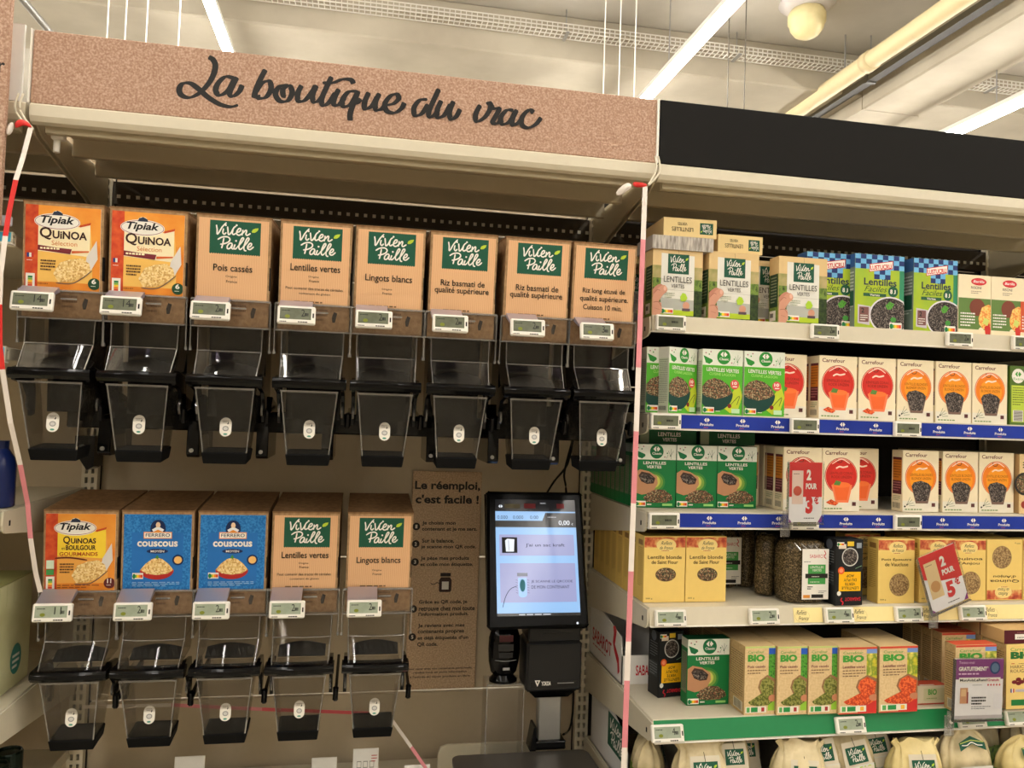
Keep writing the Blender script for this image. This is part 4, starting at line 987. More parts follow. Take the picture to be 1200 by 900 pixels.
lg2 = (0.803, 0.8946, 0.9857, 1.159, 1.2502, 1.4278, 1.5165, 1.6066, 1.70, 1.79)
lg3 = (0.8125, 0.9014, 0.9897, 1.1687, 1.2571, 1.4361, 1.5243, 1.6139, 1.70, 1.79)
S1, S2, S3, S4, S5, S6 = 1.792, 1.562, 1.3315, 1.116, 0.878, 0.640
shelf(SX0, SX1, 1.747, S1, 'top grocery shelf with plain cream rail on the right', under=SLOT_SHADE)
shelf(SX0, SX1, 1.744, S2, 'second grocery shelf from the top with blue price strip', insert=blue_insert(lg2), under=SLOT_SHADE)
shelf(SX0, SX1, 1.738, S3, 'third grocery shelf from the top with blue price strip', insert=blue_insert(lg3), under=SLOT_SHADE)
shelf(SX0, SX1, 1.711, S4, 'fourth grocery shelf with cream rail and oval badges', h=0.040, lean=0.008, insert=cream_insert([(1.020, 0.075), (1.172, 0.115), (1.355, 0.11), (1.535, 0.28)]), under=SLOT_SHADE)
shelf(SX0, SX1, 1.667, S5, 'fifth grocery shelf with green price strip', h=0.045, lean=0.014, insert=plain_insert(C(34, 128, 76, 0.35)), under=SLOT_SHADE)
shelf(SX0, SX1, 1.60, S6, 'bottom grocery shelf under the green strip shelf, carrying the bags', under=SLOT_SHADE)

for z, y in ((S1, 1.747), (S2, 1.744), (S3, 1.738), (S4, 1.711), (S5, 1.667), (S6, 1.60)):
    shelf(1.99, 3.30, y, z, {S1: 'top', S2: 'second', S3: 'third', S4: 'fourth', S5: 'fifth', S6: 'bottom'}[z] + ' shelf of the next bay just beyond the right border', under=SLOT_SHADE)
for i, (x, lab) in enumerate(((0.7043, 'price label at the left end of the top cream rail'), (1.1036, 'price label on the top cream rail below the checkered boxes'), (1.4794, 'price label on the top cream rail below the risoni boxes'), (1.672, 'price label at the right edge of the photo on the top cream rail'))):
    esl((x, 1.745, S1-0.036), (0, 0, 0), '2' if i else '', lab, 'price labels on the shelf rails')
for S, z, y in ((S2, S2-0.0375, 1.742), (S3, S3-0.037, 1.736)):
    w = 'upper' if S == S2 else 'lower'
    for x, l in ((0.6968, 'at the left end of the %s blue strip' % w), (1.0525, 'on the %s blue strip below the red lentil boxes' % w), (1.3325, 'on the %s blue strip below the orange label boxes' % w)):
        esl((x, y, z), (0, 0, 0), '', 'price label ' + l, 'price labels on the shelf rails')
for x, n, l in ((0.7091, '4', 'below the two yellow blond lentil boxes'), (0.9406, '2', 'between blond lentil boxes and lentil bags'), (1.1341, '4', 'below the black lentil box'), (1.3212, '2', 'below the yellow spelt box'), (1.4987, '3', 'right of the 2 pour 5 card foot')):
    esl((x, 1.709, S4-0.040), (R(-11), 0, 0), n, 'price label on the cream rail ' + l, 'price labels on the shelf rails', True)
for x, n, l in ((0.6911, '4', 'at the left end of the green strip'), (1.1403, '2', 'on the green strip below the red lentil boxes'), (1.4625, '2', 'on the green strip behind the purple topped card'), (1.592, '2', 'at the right edge of the green strip')):
    esl((x, 1.665, S5-0.0435), (R(-17), 0, 0), n, 'price label ' + l, 'price labels on the shelf rails', True)

# ---- packet designs
def carton_mesh(w, h, d, front, side=None, base=PAPER, top=None, flip=False, topc=None):
    m = MB().box(-w/2, w/2, 0, d, 0, h, base, 0.0008)
    F = FRONT(-w/2, 0, 0)
    if flip: F = F @ Matrix.Translation((w, 0, h)) @ Matrix.Rotation(math.pi, 4, 'Y')
    P = Pr(m, F, w, h); P.clip = (0.004, 0.004, 0.996, 0.996); front(P)
    if side:
        T = LEFTF(-w/2, d, 0)
        if flip: T = T @ Matrix.Translation((d, 0, h)) @ Matrix.Rotation(math.pi, 4, 'Y')
        Q = Pr(m, T, d, h); Q.clip = (0.01, 0.004, 0.99, 0.996); side(Q)
    if topc: m.box(-w/2+0.0005, w/2-0.0005, 0.0005, d-0.0005, h, h+0.0002, topc)
    return m.mesh('food_box')

CREAM = C(238, 224, 190); TAN = C(220, 190, 136)
def f_field(P):      # lentil box with hand and white panel
    P.rect(0, 0, 1, 1, TAN); P.rect(0, 0.40, 1, 0.74, noisy('misty_field', [(190, 170, 120), (150, 150, 90)], 30, 0.5)); P.rect(0, 0, 1, 0.56, FIELD); P.rect(0.75, 0, 1, 0.4, noisy('dark_hedge', [(30, 48, 20), (56, 74, 30)], 120, 0.5))
    P.poly([(0.17, 0.12), (0.83, 0.10), (0.83, 0.90), (0.17, 0.92)], C(226, 224, 214))
    P.poly([(0.17, 0.12), (0.83, 0.10), (0.83, 0.26), (0.17, 0.28)], C(176, 178, 170)); P.rect(0.17, 0.035, 0.83, 0.11, C(176, 200, 40))
    P.disc(0.68, 0.18, 0.07, C(206, 150, 124), 12); P.rect(0.60, 0.10, 0.76, 0.14, C(90, 70, 80))
    green_tag(P, 0.30, 0.63, 0.72, 0.915, 3, False); P.line([(0.51, 0.915), (0.50, 0.99)], 0.001, C(90, 70, 50))
    P.txt('LENTILLES', 0.22, 0.505, 0.56, 0.085, INK, 0.0); P.txt('VERTES', 0.37, 0.425, 0.26, 0.055, INK, 0.0)
    P.line([(0.17, 0.40), (0.83, 0.39)], 0.0008, C(150, 150, 140)); P.poly([(0.55, 0.30), (0.60, 0.36), (0.66, 0.35), (0.70, 0.29), (0.66, 0.24), (0.57, 0.24)], C(170, 204, 50))
    P.lines(0.24, 0.34, 0.2, 3, 0.03, C(150, 160, 130), 0.4, 3); nutri(P, 0.17, 0.05, 0.42, 0.13)
    SKIN = C(206, 150, 124); SK2 = C(190, 130, 106)
    P.poly([(0, 0.0), (0.14, 0.0), (0.20, 0.08), (0.18, 0.2), (0, 0.26)], SKIN)
    P.line([(-0.0, 0.29), (0.06, 0.36), (0.13, 0.41), (0.17, 0.42)], 0.017, SK2); P.disc(0.16, 0.42, 0.062, SK2, 12)
    P.line([(0.0, 0.17), (0.08, 0.27), (0.16, 0.36), (0.22, 0.40)], 0.020, SKIN); P.disc(0.215, 0.395, 0.078, SKIN, 14); P.ell(0.245, 0.41, 0.03, 0.035, C(226, 178, 156), 10)
    P.line([(0.02, 0.20), (0.12, 0.21), (0.18, 0.15)], 0.0014, C(160, 100, 80)); P.line([(0.03, 0.33), (0.10, 0.385), (0.15, 0.37)], 0.0012, C(160, 100, 80)); P.line([(0.05, 0.12), (0.15, 0.10)], 0.0012, C(160, 100, 80))
def s_field(P):
    P.rect(0, 0, 1, 1, FIELD); P.rect(0, 0.74, 1, 1, TAN); P.rect(0.1, 0.25, 0.9, 0.74, C(26, 62, 40)); P.lines(0.2, 0.68, 0.6, 9, 0.045, C(150, 160, 130), 0.4, 3); P.rect(0.1, 0.05, 0.75, 0.2, PAPER); P.lines(0.15, 0.1, 0.5, 1, 0.07, INK, 0.9, 1)
def f_lid(P):        # top face text of the field box (used for the boxes lying down)
    P.rect(0, 0, 1, 1, C(232, 206, 146)); P.l += 2
    green_tag(P, 0.07, 0.20, 0.32, 0.82, 2, False)
    P.txt('LENTILLES', 0.45, 0.50, 0.40, 0.22, INK, 0.0); P.txt('VERTES', 0.56, 0.24, 0.18, 0.15, INK, 0.0)
def f_check(P):      # lime box with blue check band
    YG = noisy('lime_print', [(178, 196, 40), (150, 186, 60)], 12, 0.5)
    P.rect(0, 0, 1, 1, YG); P.rect(0.9, 0, 1, 0.8, C(50, 140, 100))
    l = P.l
    for r in range(3):
        for c in range(9):
            P.l = l; P.rect(c/9, 1-(r+1)*0.066, (c+1)/9, 1-r*0.066, C(30, 50, 110) if (r+c) % 2 else C(110, 180, 226))
    for r in range(3, 5):
        for c in (3, 4, 5):
            P.l = l; P.rect(0.05+c/9, 1-(r+1)*0.066, 0.05+(c+1)/9, 1-r*0.066, C(30, 50, 110) if (r+c) % 2 else C(110, 180, 226))
    P.l += 1
    P.poly([(0.28, 0.76), (0.76, 0.82), (0.77, 0.93), (0.29, 0.87)], C(196, 40, 44)); P.poly([(0.295, 0.77), (0.75, 0.83), (0.755, 0.92), (0.30, 0.86)], C(246, 236, 226)); P.txt('LUSTUCRU', 0.31, 0.785, 0.43, 0.062, C(206, 40, 44), 0.03, 0, 7)
    P.txt('Lentilles', 0.18, 0.585, 0.66, 0.095, C(34, 50, 70), 0.02); P.txt('Faciles', 0.19, 0.50, 0.46, 0.075, C(50, 80, 40), 0, 0.4)
    P.rect(0.17, 0.435, 0.63, 0.478, C(40, 90, 60)); P.txt('Vertes', 0.30, 0.442, 0.2, 0.03, WHITE, 0.02)
    P.disc(0.77, 0.515, 0.10, C(30, 90, 60)); P.txt('8', 0.71, 0.485, 0.05, 0.06, WHITE, 0.03); P.txt('J', 0.78, 0.485, 0.04, 0.055, WHITE, 0.02)
    P.ell(0.72, 0.19, 0.43, 0.255, C(224, 220, 226), 28); P.ell(0.72, 0.19, 0.40, 0.235, LENTILD, 28); P.poly([(0.62, 0.32), (0.70, 0.38), (0.80, 0.35), (0.74, 0.28), (0.66, 0.27)], LEAFY); P.ell(0.78, 0.14, 0.06, 0.035, C(70, 150, 60), 10)
    P.poly([(0.06, 0.07), (0.30, 0.05), (0.32, 0.30), (0.06, 0.32)], C(200, 190, 196)); P.rect(0.09, 0.09, 0.28, 0.29, C(122, 80, 76)); P.txt('2', 0.13, 0.21, 0.06, 0.065, INK, 0.02); P.lines(0.11, 0.17, 0.15, 3, 0.03, WHITE, 0.4, 3)
    nutri(P, 0.70, 0.01, 0.95, 0.10)
def s_check(P):
    P.rect(0, 0, 1, 1, C(126, 140, 130)); P.rect(0, 0.82, 1, 1, C(60, 100, 160)); P.lines(0.1, 0.74, 0.8, 12, 0.045, C(210, 214, 210), 0.4, 5); P.rect(0.1, 0.3, 0.9, 0.5, C(40, 90, 70))
def f_risoni(mat, dark):
    def f(P):
        P.rect(0, 0, 1, 1, CREAM); P.rect(0, 0.09, 1, 0.61, mat)
        P.ell(0.62, 0.89, 0.24, 0.062, C(196, 30, 40), 20); P.ell(0.62, 0.89, 0.22, 0.048, C(220, 60, 66), 20); P.txt('Barilla', 0.45, 0.872, 0.34, 0.042, WHITE, 0.02, 0.2)
        P.txt('RISONI', 0.38, 0.765, 0.32, 0.045, C(90, 70, 60), 0.01); P.lines(0.38, 0.72, 0.32, 2, 0.03, C(150, 130, 110), 0.4, 3)
        P.ell(0.58, 0.46, 0.24, 0.145, dark, 18); P.poly([(0.62, 0.28), (0.72, 0.46), (0.92, 0.52), (1, 0.50), (1, 0.12), (0.78, 0.10), (0.64, 0.18)], noisy('orzo', [(240, 180, 90), (250, 206, 120), (226, 140, 70)], 320, 0.5, 'cells'))
        P.lines(0.06, 0.34, 0.45, 5, 0.05, WHITE, 0.45, 8); P.ell(0.70, 0.08, 0.08, 0.05, C(240, 226, 190), 12); P.poly([(0.8, 0.14), (0.95, 0.2), (1, 0.1), (0.98, 0), (0.84, 0.0)], C(200, 50, 40)); P.poly([(0.74, 0.2), (0.8, 0.3), (0.95, 0.26), (0.9, 0.16)], C(206, 214, 110))
    return f
LIME = C(84, 178, 44); LIGHTG = C(226, 230, 216)
def band_top(P, g, dk):
    P.rect(0, 0.755, 1, 1, LIGHTG)
    P.poly([(0.02, 0.90), (0.24, 0.84), (0.25, 0.81), (0.17, 0.77), (0.08, 0.79)], g)
    for k, (a, b) in enumerate(((0.08, 0.94), (0.16, 0.92), (0.20, 0.96), (0.86, 0.82), (0.72, 0.80), (0.78, 0.86))): P.ell(a, b, 0.018, 0.012, g if k % 2 else C(170, 110, 120), 6)
    for pts in ([(0.87, 0.77), (0.87, 0.93)], [(0.87, 0.83), (0.93, 0.90)], [(0.87, 0.81), (0.80, 0.90)], [(0.76, 0.78), (0.80, 0.84)]): P.line(pts, 0.0012, dk)
    P.disc(0.52, 0.885, 0.165, g, 26); chevrons(P, 0.52, 0.925, 0.17, WHITE); P.txt('Classic', 0.41, 0.835, 0.23, 0.038, WHITE, 0.02)
def f_lime(P):
    P.rect(0, 0, 1, 1, LIME); band_top(P, C(40, 140, 50), C(60, 120, 60))
    P.txt('LENTILLES VERTES', 0.10, 0.665, 0.80, 0.056, WHITE, 0.016, 0, -2); P.txt('CUISINE LAGOON', 0.17, 0.605, 0.64, 0.042, C(170, 226, 120), 0.008, 0, -2)
    P.poly([(0.55, 0.1), (0.75, 0.35), (0.9, 0.5), (1, 0.3), (0.9, 0.1), (0.7, 0.03)], C(190, 206, 50))
    P.ell(0.34, 0.33, 0.42, 0.27, C(14, 62, 54), 26, 180, 360); P.ell(0.34, 0.33, 0.42, 0.03, C(14, 62, 54))
    P.poly([(-0.08, 0.31), (0.0, 0.43), (0.12, 0.52), (0.30, 0.56), (0.48, 0.53), (0.64, 0.46), (0.75, 0.34), (0.6, 0.28), (0.34, 0.24), (0.1, 0.27)], LENTIL)
    P.disc(0.80, 0.47, 0.11, C(214, 84, 80), 12); P.txt('10', 0.735, 0.465, 0.12, 0.05, WHITE, 0.03); P.rect(0.75, 0.43, 0.86, 0.445, WHITE)
    P.line([(0.68, 0.14), (0.92, 0.30), (0.86, 0.16)], 0.0016, C(60, 90, 40)); P.disc(0.68, 0.14, 0.05, C(120, 40, 30), 10)
    nutri(P, 0.03, 0.03, 0.30, 0.115); P.lines(0.34, 0.05, 0.15, 1, 0.03, WHITE); P.rect(0.73, 0.03, 0.93, 0.10, C(190, 226, 180))
def s_lime(P):
    P.rect(0, 0, 1, 1, C(206, 214, 190)); P.rect(0.0, 0.83, 1, 1, C(226, 226, 214)); P.lines(0.12, 0.80, 0.76, 24, 0.028, C(140, 150, 130), 0.4, 5); P.rect(0.15, 0.04, 0.85, 0.11, C(180, 186, 170))
    for k in range(7): P.rect(0.2+k*0.09, 0.045, 0.24+k*0.09, 0.105, INK)
GDARK = C(18, 118, 60)
def f_dark(P):
    P.rect(0, 0, 1, 1, GDARK); band_top(P, C(16, 110, 64), C(40, 70, 50))
    P.ell(0.44, 0.40, 0.30, 0.17, C(60, 134, 60), 22); P.ell(0.46, 0.40, 0.23, 0.13, C(120, 160, 66), 20); P.ell(0.47, 0.41, 0.15, 0.10, C(196, 200, 92), 20)
    P.txt('LENTILLES', 0.20, 0.680, 0.55, 0.045, WHITE, 0.02); P.txt('VERTES', 0.28, 0.618, 0.36, 0.045, WHITE, 0.02)
    SK = C(186, 136, 100); P.poly([(-0.02, 0.24), (0.0, 0.55), (0.12, 0.60), (0.34, 0.57), (0.54, 0.49), (0.56, 0.38), (0.48, 0.28), (0.34, 0.22), (0.18, 0.20)], SK)
    P.poly([(0.09, 0.50), (0.16, 0.565), (0.36, 0.54), (0.50, 0.46), (0.46, 0.38), (0.30, 0.37), (0.16, 0.41)], C(70, 50, 40)); P.poly([(0.12, 0.49), (0.20, 0.54), (0.36, 0.515), (0.47, 0.45), (0.42, 0.395), (0.28, 0.39), (0.17, 0.42)], LENTILD)
    P.poly([(0.22, 0.15), (0.32, 0.23), (0.52, 0.29), (0.72, 0.28), (0.90, 0.20), (0.93, 0.13), (0.78, 0.085), (0.50, 0.075), (0.30, 0.09)], LENTIL)
    nutri(P, 0.02, 0.02, 0.28, 0.105); P.lines(0.31, 0.04, 0.15, 1, 0.025, WHITE, 0.8); P.rect(0.68, 0.03, 0.92, 0.065, C(150, 210, 120))
def s_dark(P):
    P.rect(0, 0, 1, 1, GDARK); P.rect(0.10, 0.18, 0.90, 0.80, C(120, 128, 104)); P.rect(0, 0.86, 1, 1, C(210, 212, 200)); P.lines(0.16, 0.76, 0.68, 20, 0.028, C(70, 84, 64), 0.45, 5)
def f_jar(red):
    col = C(206, 44, 34) if red else C(238, 130, 30); rim = C(170, 30, 28) if red else C(214, 96, 26)
    inner = C(214, 50, 38) if red else C(244, 156, 34)
    def f(P):
        P.rect(0, 0, 1, 1, CREAM); P.rect(0, 0, 1, 0.18, C(232, 226, 208))
        P.txt('Carrefour', 0.07, 0.895, 0.60, 0.062, C(110, 48, 44), 0.015)
        P.disc(0.50, 0.565, 0.435, rim, 36); P.disc(0.50, 0.565, 0.42, C(246, 180, 150), 36); P.disc(0.503, 0.562, 0.41, col, 36); P.disc(0.52, 0.53, 0.32, inner, 28)
        P.line([(0.38, 0.84), (0.40, 0.78), (0.50, 0.78), (0.52, 0.83)], 0.0016, C(70, 30, 24)); P.line([(0.36, 0.68), (0.45, 0.71), (0.55, 0.70), (0.68, 0.72)], 0.004, C(255, 220, 200)); P.line([(0.25, 0.75), (0.5, 0.83), (0.72, 0.76)], 0.0025, C(255, 214, 196))
        tc = C(150, 34, 20) if red else C(176, 100, 20)
        P.txt('LENTILLES CORAIL' if red else 'LENTILLES BLONDES', 0.20, 0.585, 0.62, 0.042, tc, 0.01); P.txt('RODE LINZEN' if red else 'BLONDE LINZEN', 0.24, 0.525, 0.54, 0.042, tc, 0.01)
        P.poly([(0.24, 0.42), (0.80, 0.42), (0.70, 0.14), (0.36, 0.14)], C(240, 128, 84) if red else C(120, 96, 84))
        if red: P.poly([(0.30, 0.40), (0.73, 0.40), (0.66, 0.18), (0.39, 0.18)], C(238, 104, 44)); P.ell(0.51, 0.42, 0.24, 0.045, C(244, 120, 54), 18); P.poly([(0.30, 0.42), (0.36, 0.49), (0.50, 0.47), (0.46, 0.41)], C(90, 130, 60)); P.poly([(0.10, 0.14), (0.24, 0.19), (0.44, 0.13), (0.36, 0.09), (0.2, 0.11)], REDLEN)
        else:
            P.poly([(0.24, 0.42), (0.30, 0.48), (0.50, 0.51), (0.70, 0.47), (0.78, 0.42), (0.68, 0.18), (0.38, 0.18)], LENTILD)
            for pts in ([(0.10, 0.10), (0.26, 0.20)], [(0.14, 0.12), (0.30, 0.15)], [(0.18, 0.10), (0.34, 0.11)], [(0.12, 0.12), (0.20, 0.24)]): P.line(pts, 0.0016, C(90, 110, 70))
            P.disc(0.06, 0.09, 0.025, INK, 8); P.disc(0.12, 0.12, 0.02, INK, 8)
        P.rect(0.80, 0.09, 0.90, 0.15, C(90, 50, 50)); P.lines(0.06, 0.035, 0.7, 1, 0.03, C(120, 150, 90), 0.6, 4)
    return f
def s_jar(P):
    P.rect(0, 0, 1, 1, CREAM); P.rect(0.1, 0.50, 0.9, 0.86, C(206, 126, 40)); P.rect(0.1, 0.28, 0.9, 0.50, C(92, 34, 44)); P.rect(0.1, 0.84, 0.9, 0.88, C(92, 34, 44)); P.lines(0.16, 0.80, 0.68, 7, 0.042, C(140, 76, 26), 0.4, 4); P.lines(0.16, 0.46, 0.68, 4, 0.042, C(180, 120, 120), 0.4, 4)
    for k in range(7): P.rect(0.15+k*0.1, 0.05, 0.19+k*0.1, 0.14, INK)
    P.lines(0.15, 0.24, 0.7, 3, 0.03, C(150, 160, 120), 0.4, 6)
YEL = C(236, 204, 118); TERRA = C(176, 74, 46)
def f_yellow(l1, l2, window, oval):
    def f(P):
        P.rect(0, 0, 1, 1, YEL)
        P.rect(0, 0.83, 1, 0.985, noisy('terracotta_landscape', [(226, 180, 110), (206, 110, 70), (160, 60, 44)], 60, 0.6))
        P.ell(0.53, 0.865, 0.24, 0.10, C(240, 214, 140), 24)
        P.txt('Reflets', 0.40, 0.87, 0.27, 0.055, INK, 0.0, 0.4); P.txt('de France', 0.37, 0.80, 0.32, 0.05, INK, 0.0, 0.4); P.lines(0.42, 0.775, 0.25, 1, 0.02, TERRA, 0.5)
        P.txt(l1, 0.09, 0.655, 0.82, 0.055, C(70, 46, 30), 0.01); P.txt(l2, 0.18, 0.58, 0.64, 0.055, C(70, 46, 30), 0.01)
        if oval: P.ell(0.53, 0.42, 0.25, 0.105, C(110, 80, 50), 26); P.ell(0.53, 0.42, 0.235, 0.097, window, 26)
        else: P.disc(0.58, 0.29, 0.275, C(150, 120, 80), 28); P.disc(0.58, 0.29, 0.26, window, 28)
        P.txt('500 g', 0.06, 0.045, 0.16, 0.028, C(70, 46, 30))
    return f
def s_yellow(P):
    P.rect(0, 0, 1, 1, C(222, 188, 100)); P.lines(0.2, 0.80, 0.6, 20, 0.03, C(176, 136, 62), 0.4, 9); P.rect(0.2, 0.85, 0.8, 0.93, C(150, 110, 56)); P.line([(0.97, 0), (0.97, 1)], 0.0008, C(250, 226, 150))
def f_black(P):
    K = C(22, 24, 26); P.rect(0, 0, 1, 1, K)
    P.rect(0.10, 0.26, 0.88, 0.68, C(250, 196, 20)); 
    for i, (s_, w) in enumerate((('LENTILLE', .62), ('VERTE', .40), ('DU PUY', .50), ('AOP', .28))): P.txt(s_, 0.50-w/2, 0.60-i*0.09, w, 0.055, K, 0.01)
    P.txt('SABAROT', 0.10, 0.80, 0.62, 0.065, C(206, 40, 56), 0.02); P.txt('f', 0.80, 0.80, 0.06, 0.12, C(206, 40, 56), 0.02, 0.4)
    P.txt('J', 0.80, 0.76, 0.05, 0.09, C(206, 40, 56), 0.02, 0.4)
    P.disc(0.80, 0.755, 0.08, C(206, 206, 200), 14); P.disc(0.74, 0.30, 0.13, C(236, 110, 40), 18); P.disc(0.74, 0.30, 0.08, C(246, 150, 90), 14)
def f_black2(P):     # as it stands, head down: dish and badges above
    f_black_up(P)
def f_black_up(P):
    K = C(22, 24, 26); P.rect(0, 0, 1, 1, K)
    P.rect(0.10, 0.86, 0.38, 0.93, C(226, 210, 190)); nutri(P, 0.04, 0.90, 0.30, 0.96); P.rect(0.42, 0.90, 0.66, 0.97, C(226, 190, 50)); P.rect(0.76, 0.87, 0.94, 0.95, C(150, 160, 170))
    P.disc(0.52, 0.735, 0.30, C(206, 206, 200), 30); P.disc(0.52, 0.735, 0.265, C(50, 46, 44), 28); P.disc(0.52, 0.735, 0.25, LENTILD, 28); P.line([(0.72, 0.56), (0.95, 0.60)], 0.0016, C(150, 190, 150))
    P.rect(0.12, 0.22, 0.92, 0.51, C(246, 186, 20)); P.disc(0.20, 0.53, 0.12, C(232, 96, 40), 18); P.disc(0.20, 0.53, 0.07, C(250, 150, 110), 14); P.disc(0.13, 0.185, 0.075, C(226, 226, 220), 14)
    for i, (s_, w) in enumerate((('LENTILLE', .62), ('VERTE', .38), ('DU PUY', .48), ('AOP', .28))):
        V, F, asp = text_mesh(s_, 0.01, 0); P.l += 1; z0 = 0.285 + i*0.062; h = 0.042; W = []
        for a, b in V: W.append(P.q(0.53 + w/2 - a*w, z0 - b*h))
        P.mb.add(W, [tuple(f) for f in F], C(30, 30, 24))
    V, F, asp = text_mesh('SABAROT', 0.02, 0); P.l += 1
    P.mb.add([P.q(0.92 - a*0.58, 0.125 - b*0.055) for a, b in V], F, C(206, 40, 56))
    P.line([(0.24, 0.12), (0.20, 0.08), (0.28, 0.05), (0.24, 0.01)], 0.003, C(206, 40, 56))
def s_black(P):
    P.rect(0, 0, 1, 1, C(20, 22, 24)); P.lines(0.15, 0.80, 0.7, 6, 0.04, C(110, 114, 116), 0.4, 3); P.rect(0.12, 0.30, 0.88, 0.52, C(44, 48, 50)); P.lines(0.15, 0.48, 0.7, 5, 0.04, C(110, 114, 116), 0.4, 8); P.disc(0.5, 0.91, 0.25, C(90, 96, 106), 14)
BIOG = C(70, 156, 60)
def f_bio(kind):
    bg = noisy('bio_kraft', [(214, 184, 134), (228, 200, 152)], 200, 0.7)
    pile = {'pea': SPLITP, 'red': REDLEN, 'x': SPLITP}[kind]
    def f(P):
        P.rect(0, 0, 1, 1, bg)
        if kind == 'pea': P.rect(0.78, 0.06, 1, 0.97, LEAFY); P.rect(0.78, 0.88, 1, 0.97, C(40, 90, 190)); P.rect(0.78, 0.06, 1, 0.22, C(150, 200, 60)); P.rect(0, 0.97, 1, 1, C(190, 206, 120))
        else: P.rect(0.72, 0.12, 1, 0.96, noisy('sunny_field_print', [(226, 206, 60), (120, 150, 50), (246, 226, 110)], 40, 0.5)); P.rect(0.72, 0.90, 1, 0.965, C(120, 150, 210)); P.poly([(0.5, 0.02), (0.6, 0.28), (1, 0.40), (1, 0.02)], C(206, 50, 44)); P.rect(0, 0.965, 1, 1, C(206, 70, 50)); P.rect(0, 0, 1, 0.02, C(206, 60, 50))
        k = 0.94 if kind != 'pea' else 1
        P.txt('Carrefour', 0.10, 0.895, 0.52, 0.04, BIOG, 0.005); P.txt('BIO', 0.09, 0.775, 0.56, 0.105, BIOG, 0.06)
        P.txt('Pois cassés' if kind == 'pea' else ('Lentilles corail' if kind == 'red' else 'Légumes secs'), 0.09, 0.685, 0.58, 0.038, C(120, 50, 60), 0.02)
        P.lines(0.09, 0.64, 0.6, 2 if kind == 'pea' else 3, 0.04, C(130, 100, 70), 0.4, 3)
        P.poly([(0.44, 0.40), (0.50, 0.50), (0.74, 0.58), (1.0, 0.52), (1.0, 0.24), (0.60, 0.24)], C(150, 110, 76)); P.poly([(0.49, 0.40), (0.56, 0.50), (0.74, 0.55), (0.98, 0.47), (0.94, 0.28), (0.62, 0.27)], pile)
        P.poly([(0.12, 0.19), (0.34, 0.25), (0.62, 0.33), (0.84, 0.26), (0.94, 0.19), (0.78, 0.14), (0.40, 0.13), (0.2, 0.15)], pile)
        P.ell(0.92, 0.24, 0.13, 0.05, C(196, 130, 96), 14)
        P.rect(0.04, 0.035, 0.72, 0.125, C(236, 232, 214)); P.rect(0.08, 0.045, 0.18, 0.115, C(90, 170, 90)); P.rect(0.22, 0.045, 0.44, 0.115, C(40, 140, 70)); P.rect(0.56, 0.05, 0.66, 0.11, C(170, 50, 50) if kind == 'pea' else C(240, 180, 60))
    return f
def s_bio(P):
    P.rect(0, 0, 1, 1, noisy('bio_kraft_side', [(176, 146, 98), (192, 164, 116)], 200, 0.7)); P.lines(0.1, 0.86, 0.8, 20, 0.034, C(110, 92, 60), 0.4, 5); P.rect(0.3, 0.04, 0.9, 0.18, C(206, 196, 170))
    for k in range(7): P.rect(0.36+k*0.07, 0.05, 0.39+k*0.07, 0.17, INK)
def f_beans(P):
    P.rect(0, 0, 1, 1, C(236, 206, 126)); P.txt('Carrefour', 0.10, 0.90, 0.6, 0.05, BIOG); P.txt('BIO', 0.10, 0.775, 0.66, 0.115, C(30, 110, 50), 0.06)
    P.txt('HARICOTS', 0.10, 0.63, 0.55, 0.05, C(90, 40, 40), 0.0); P.txt('ROUGES', 0.10, 0.565, 0.45, 0.05, C(90, 40, 40), 0.0); P.rect(0.12, 0.70, 0.2, 0.71, C(190, 40, 40)); P.lines(0.3, 0.70, 0.4, 1, 0.02, C(90, 40, 40))
    for a, b in ((0.2, 0.42), (0.3, 0.46), (0.38, 0.42), (0.48, 0.46), (0.30, 0.40), (0.55, 0.42), (0.62, 0.46), (0.7, 0.41)): P.ell(a, b, 0.07, 0.03, C(112, 24, 32), 12)
    P.rect(0.10, 0.26, 0.13, 0.32, C(40, 60, 130)); P.rect(0.13, 0.26, 0.16, 0.32, WHITE); P.rect(0.16, 0.26, 0.19, 0.32, C(200, 50, 50)); P.rect(0.22, 0.27, 0.7, 0.31, C(196, 186, 190)); P.rect(0.12, 0.06, 0.55, 0.15, C(30, 120, 60))

G = {}
G['field'] = carton_mesh(0.132, 0.168, 0.045, f_field, s_field, TAN, topc=TAN)
G['check'] = carton_mesh(0.140, 0.190, 0.045, f_check, s_check, C(126, 150, 130), topc=C(60, 110, 180))
G['risg'] = carton_mesh(0.096, 0.156, 0.035, f_risoni(C(96, 128, 62), C(122, 60, 40)), None, CREAM)
G['risr'] = carton_mesh(0.096, 0.156, 0.035, f_risoni(C(206, 84, 50), C(150, 50, 30)), None, CREAM)
G['lime'] = carton_mesh(0.108, 0.158, 0.037, f_lime, s_lime, LIGHTG)
G['red'] = carton_mesh(0.104, 0.157, 0.042, f_jar(True), s_jar, CREAM)
G['org'] = carton_mesh(0.104, 0.157, 0.042, f_jar(False), s_jar, CREAM)
G['dark'] = carton_mesh(0.106, 0.154, 0.0355, f_dark, s_dark, GDARK, topc=C(16, 90, 50))
G['blond'] = carton_mesh(0.103, 0.155, 0.048, f_yellow('Lentille blonde', 'de Saint Flour', LENTIL, True), s_yellow, YEL, topc=C(206, 170, 84))
G['spelt'] = carton_mesh(0.100, 0.156, 0.042, f_yellow('Petit Épeautre', 'de Vaucluse', SPELT, False), s_yellow, YEL)
G['quin'] = carton_mesh(0.104, 0.153, 0.042, f_yellow('Quinoa', "d'Anjou", SPELT, False), s_yellow, YEL)
G['quinf'] = carton_mesh(0.104, 0.153, 0.042, f_yellow('Quinoa', "d'Anjou", SPELT, False), s_yellow, YEL, flip=True)
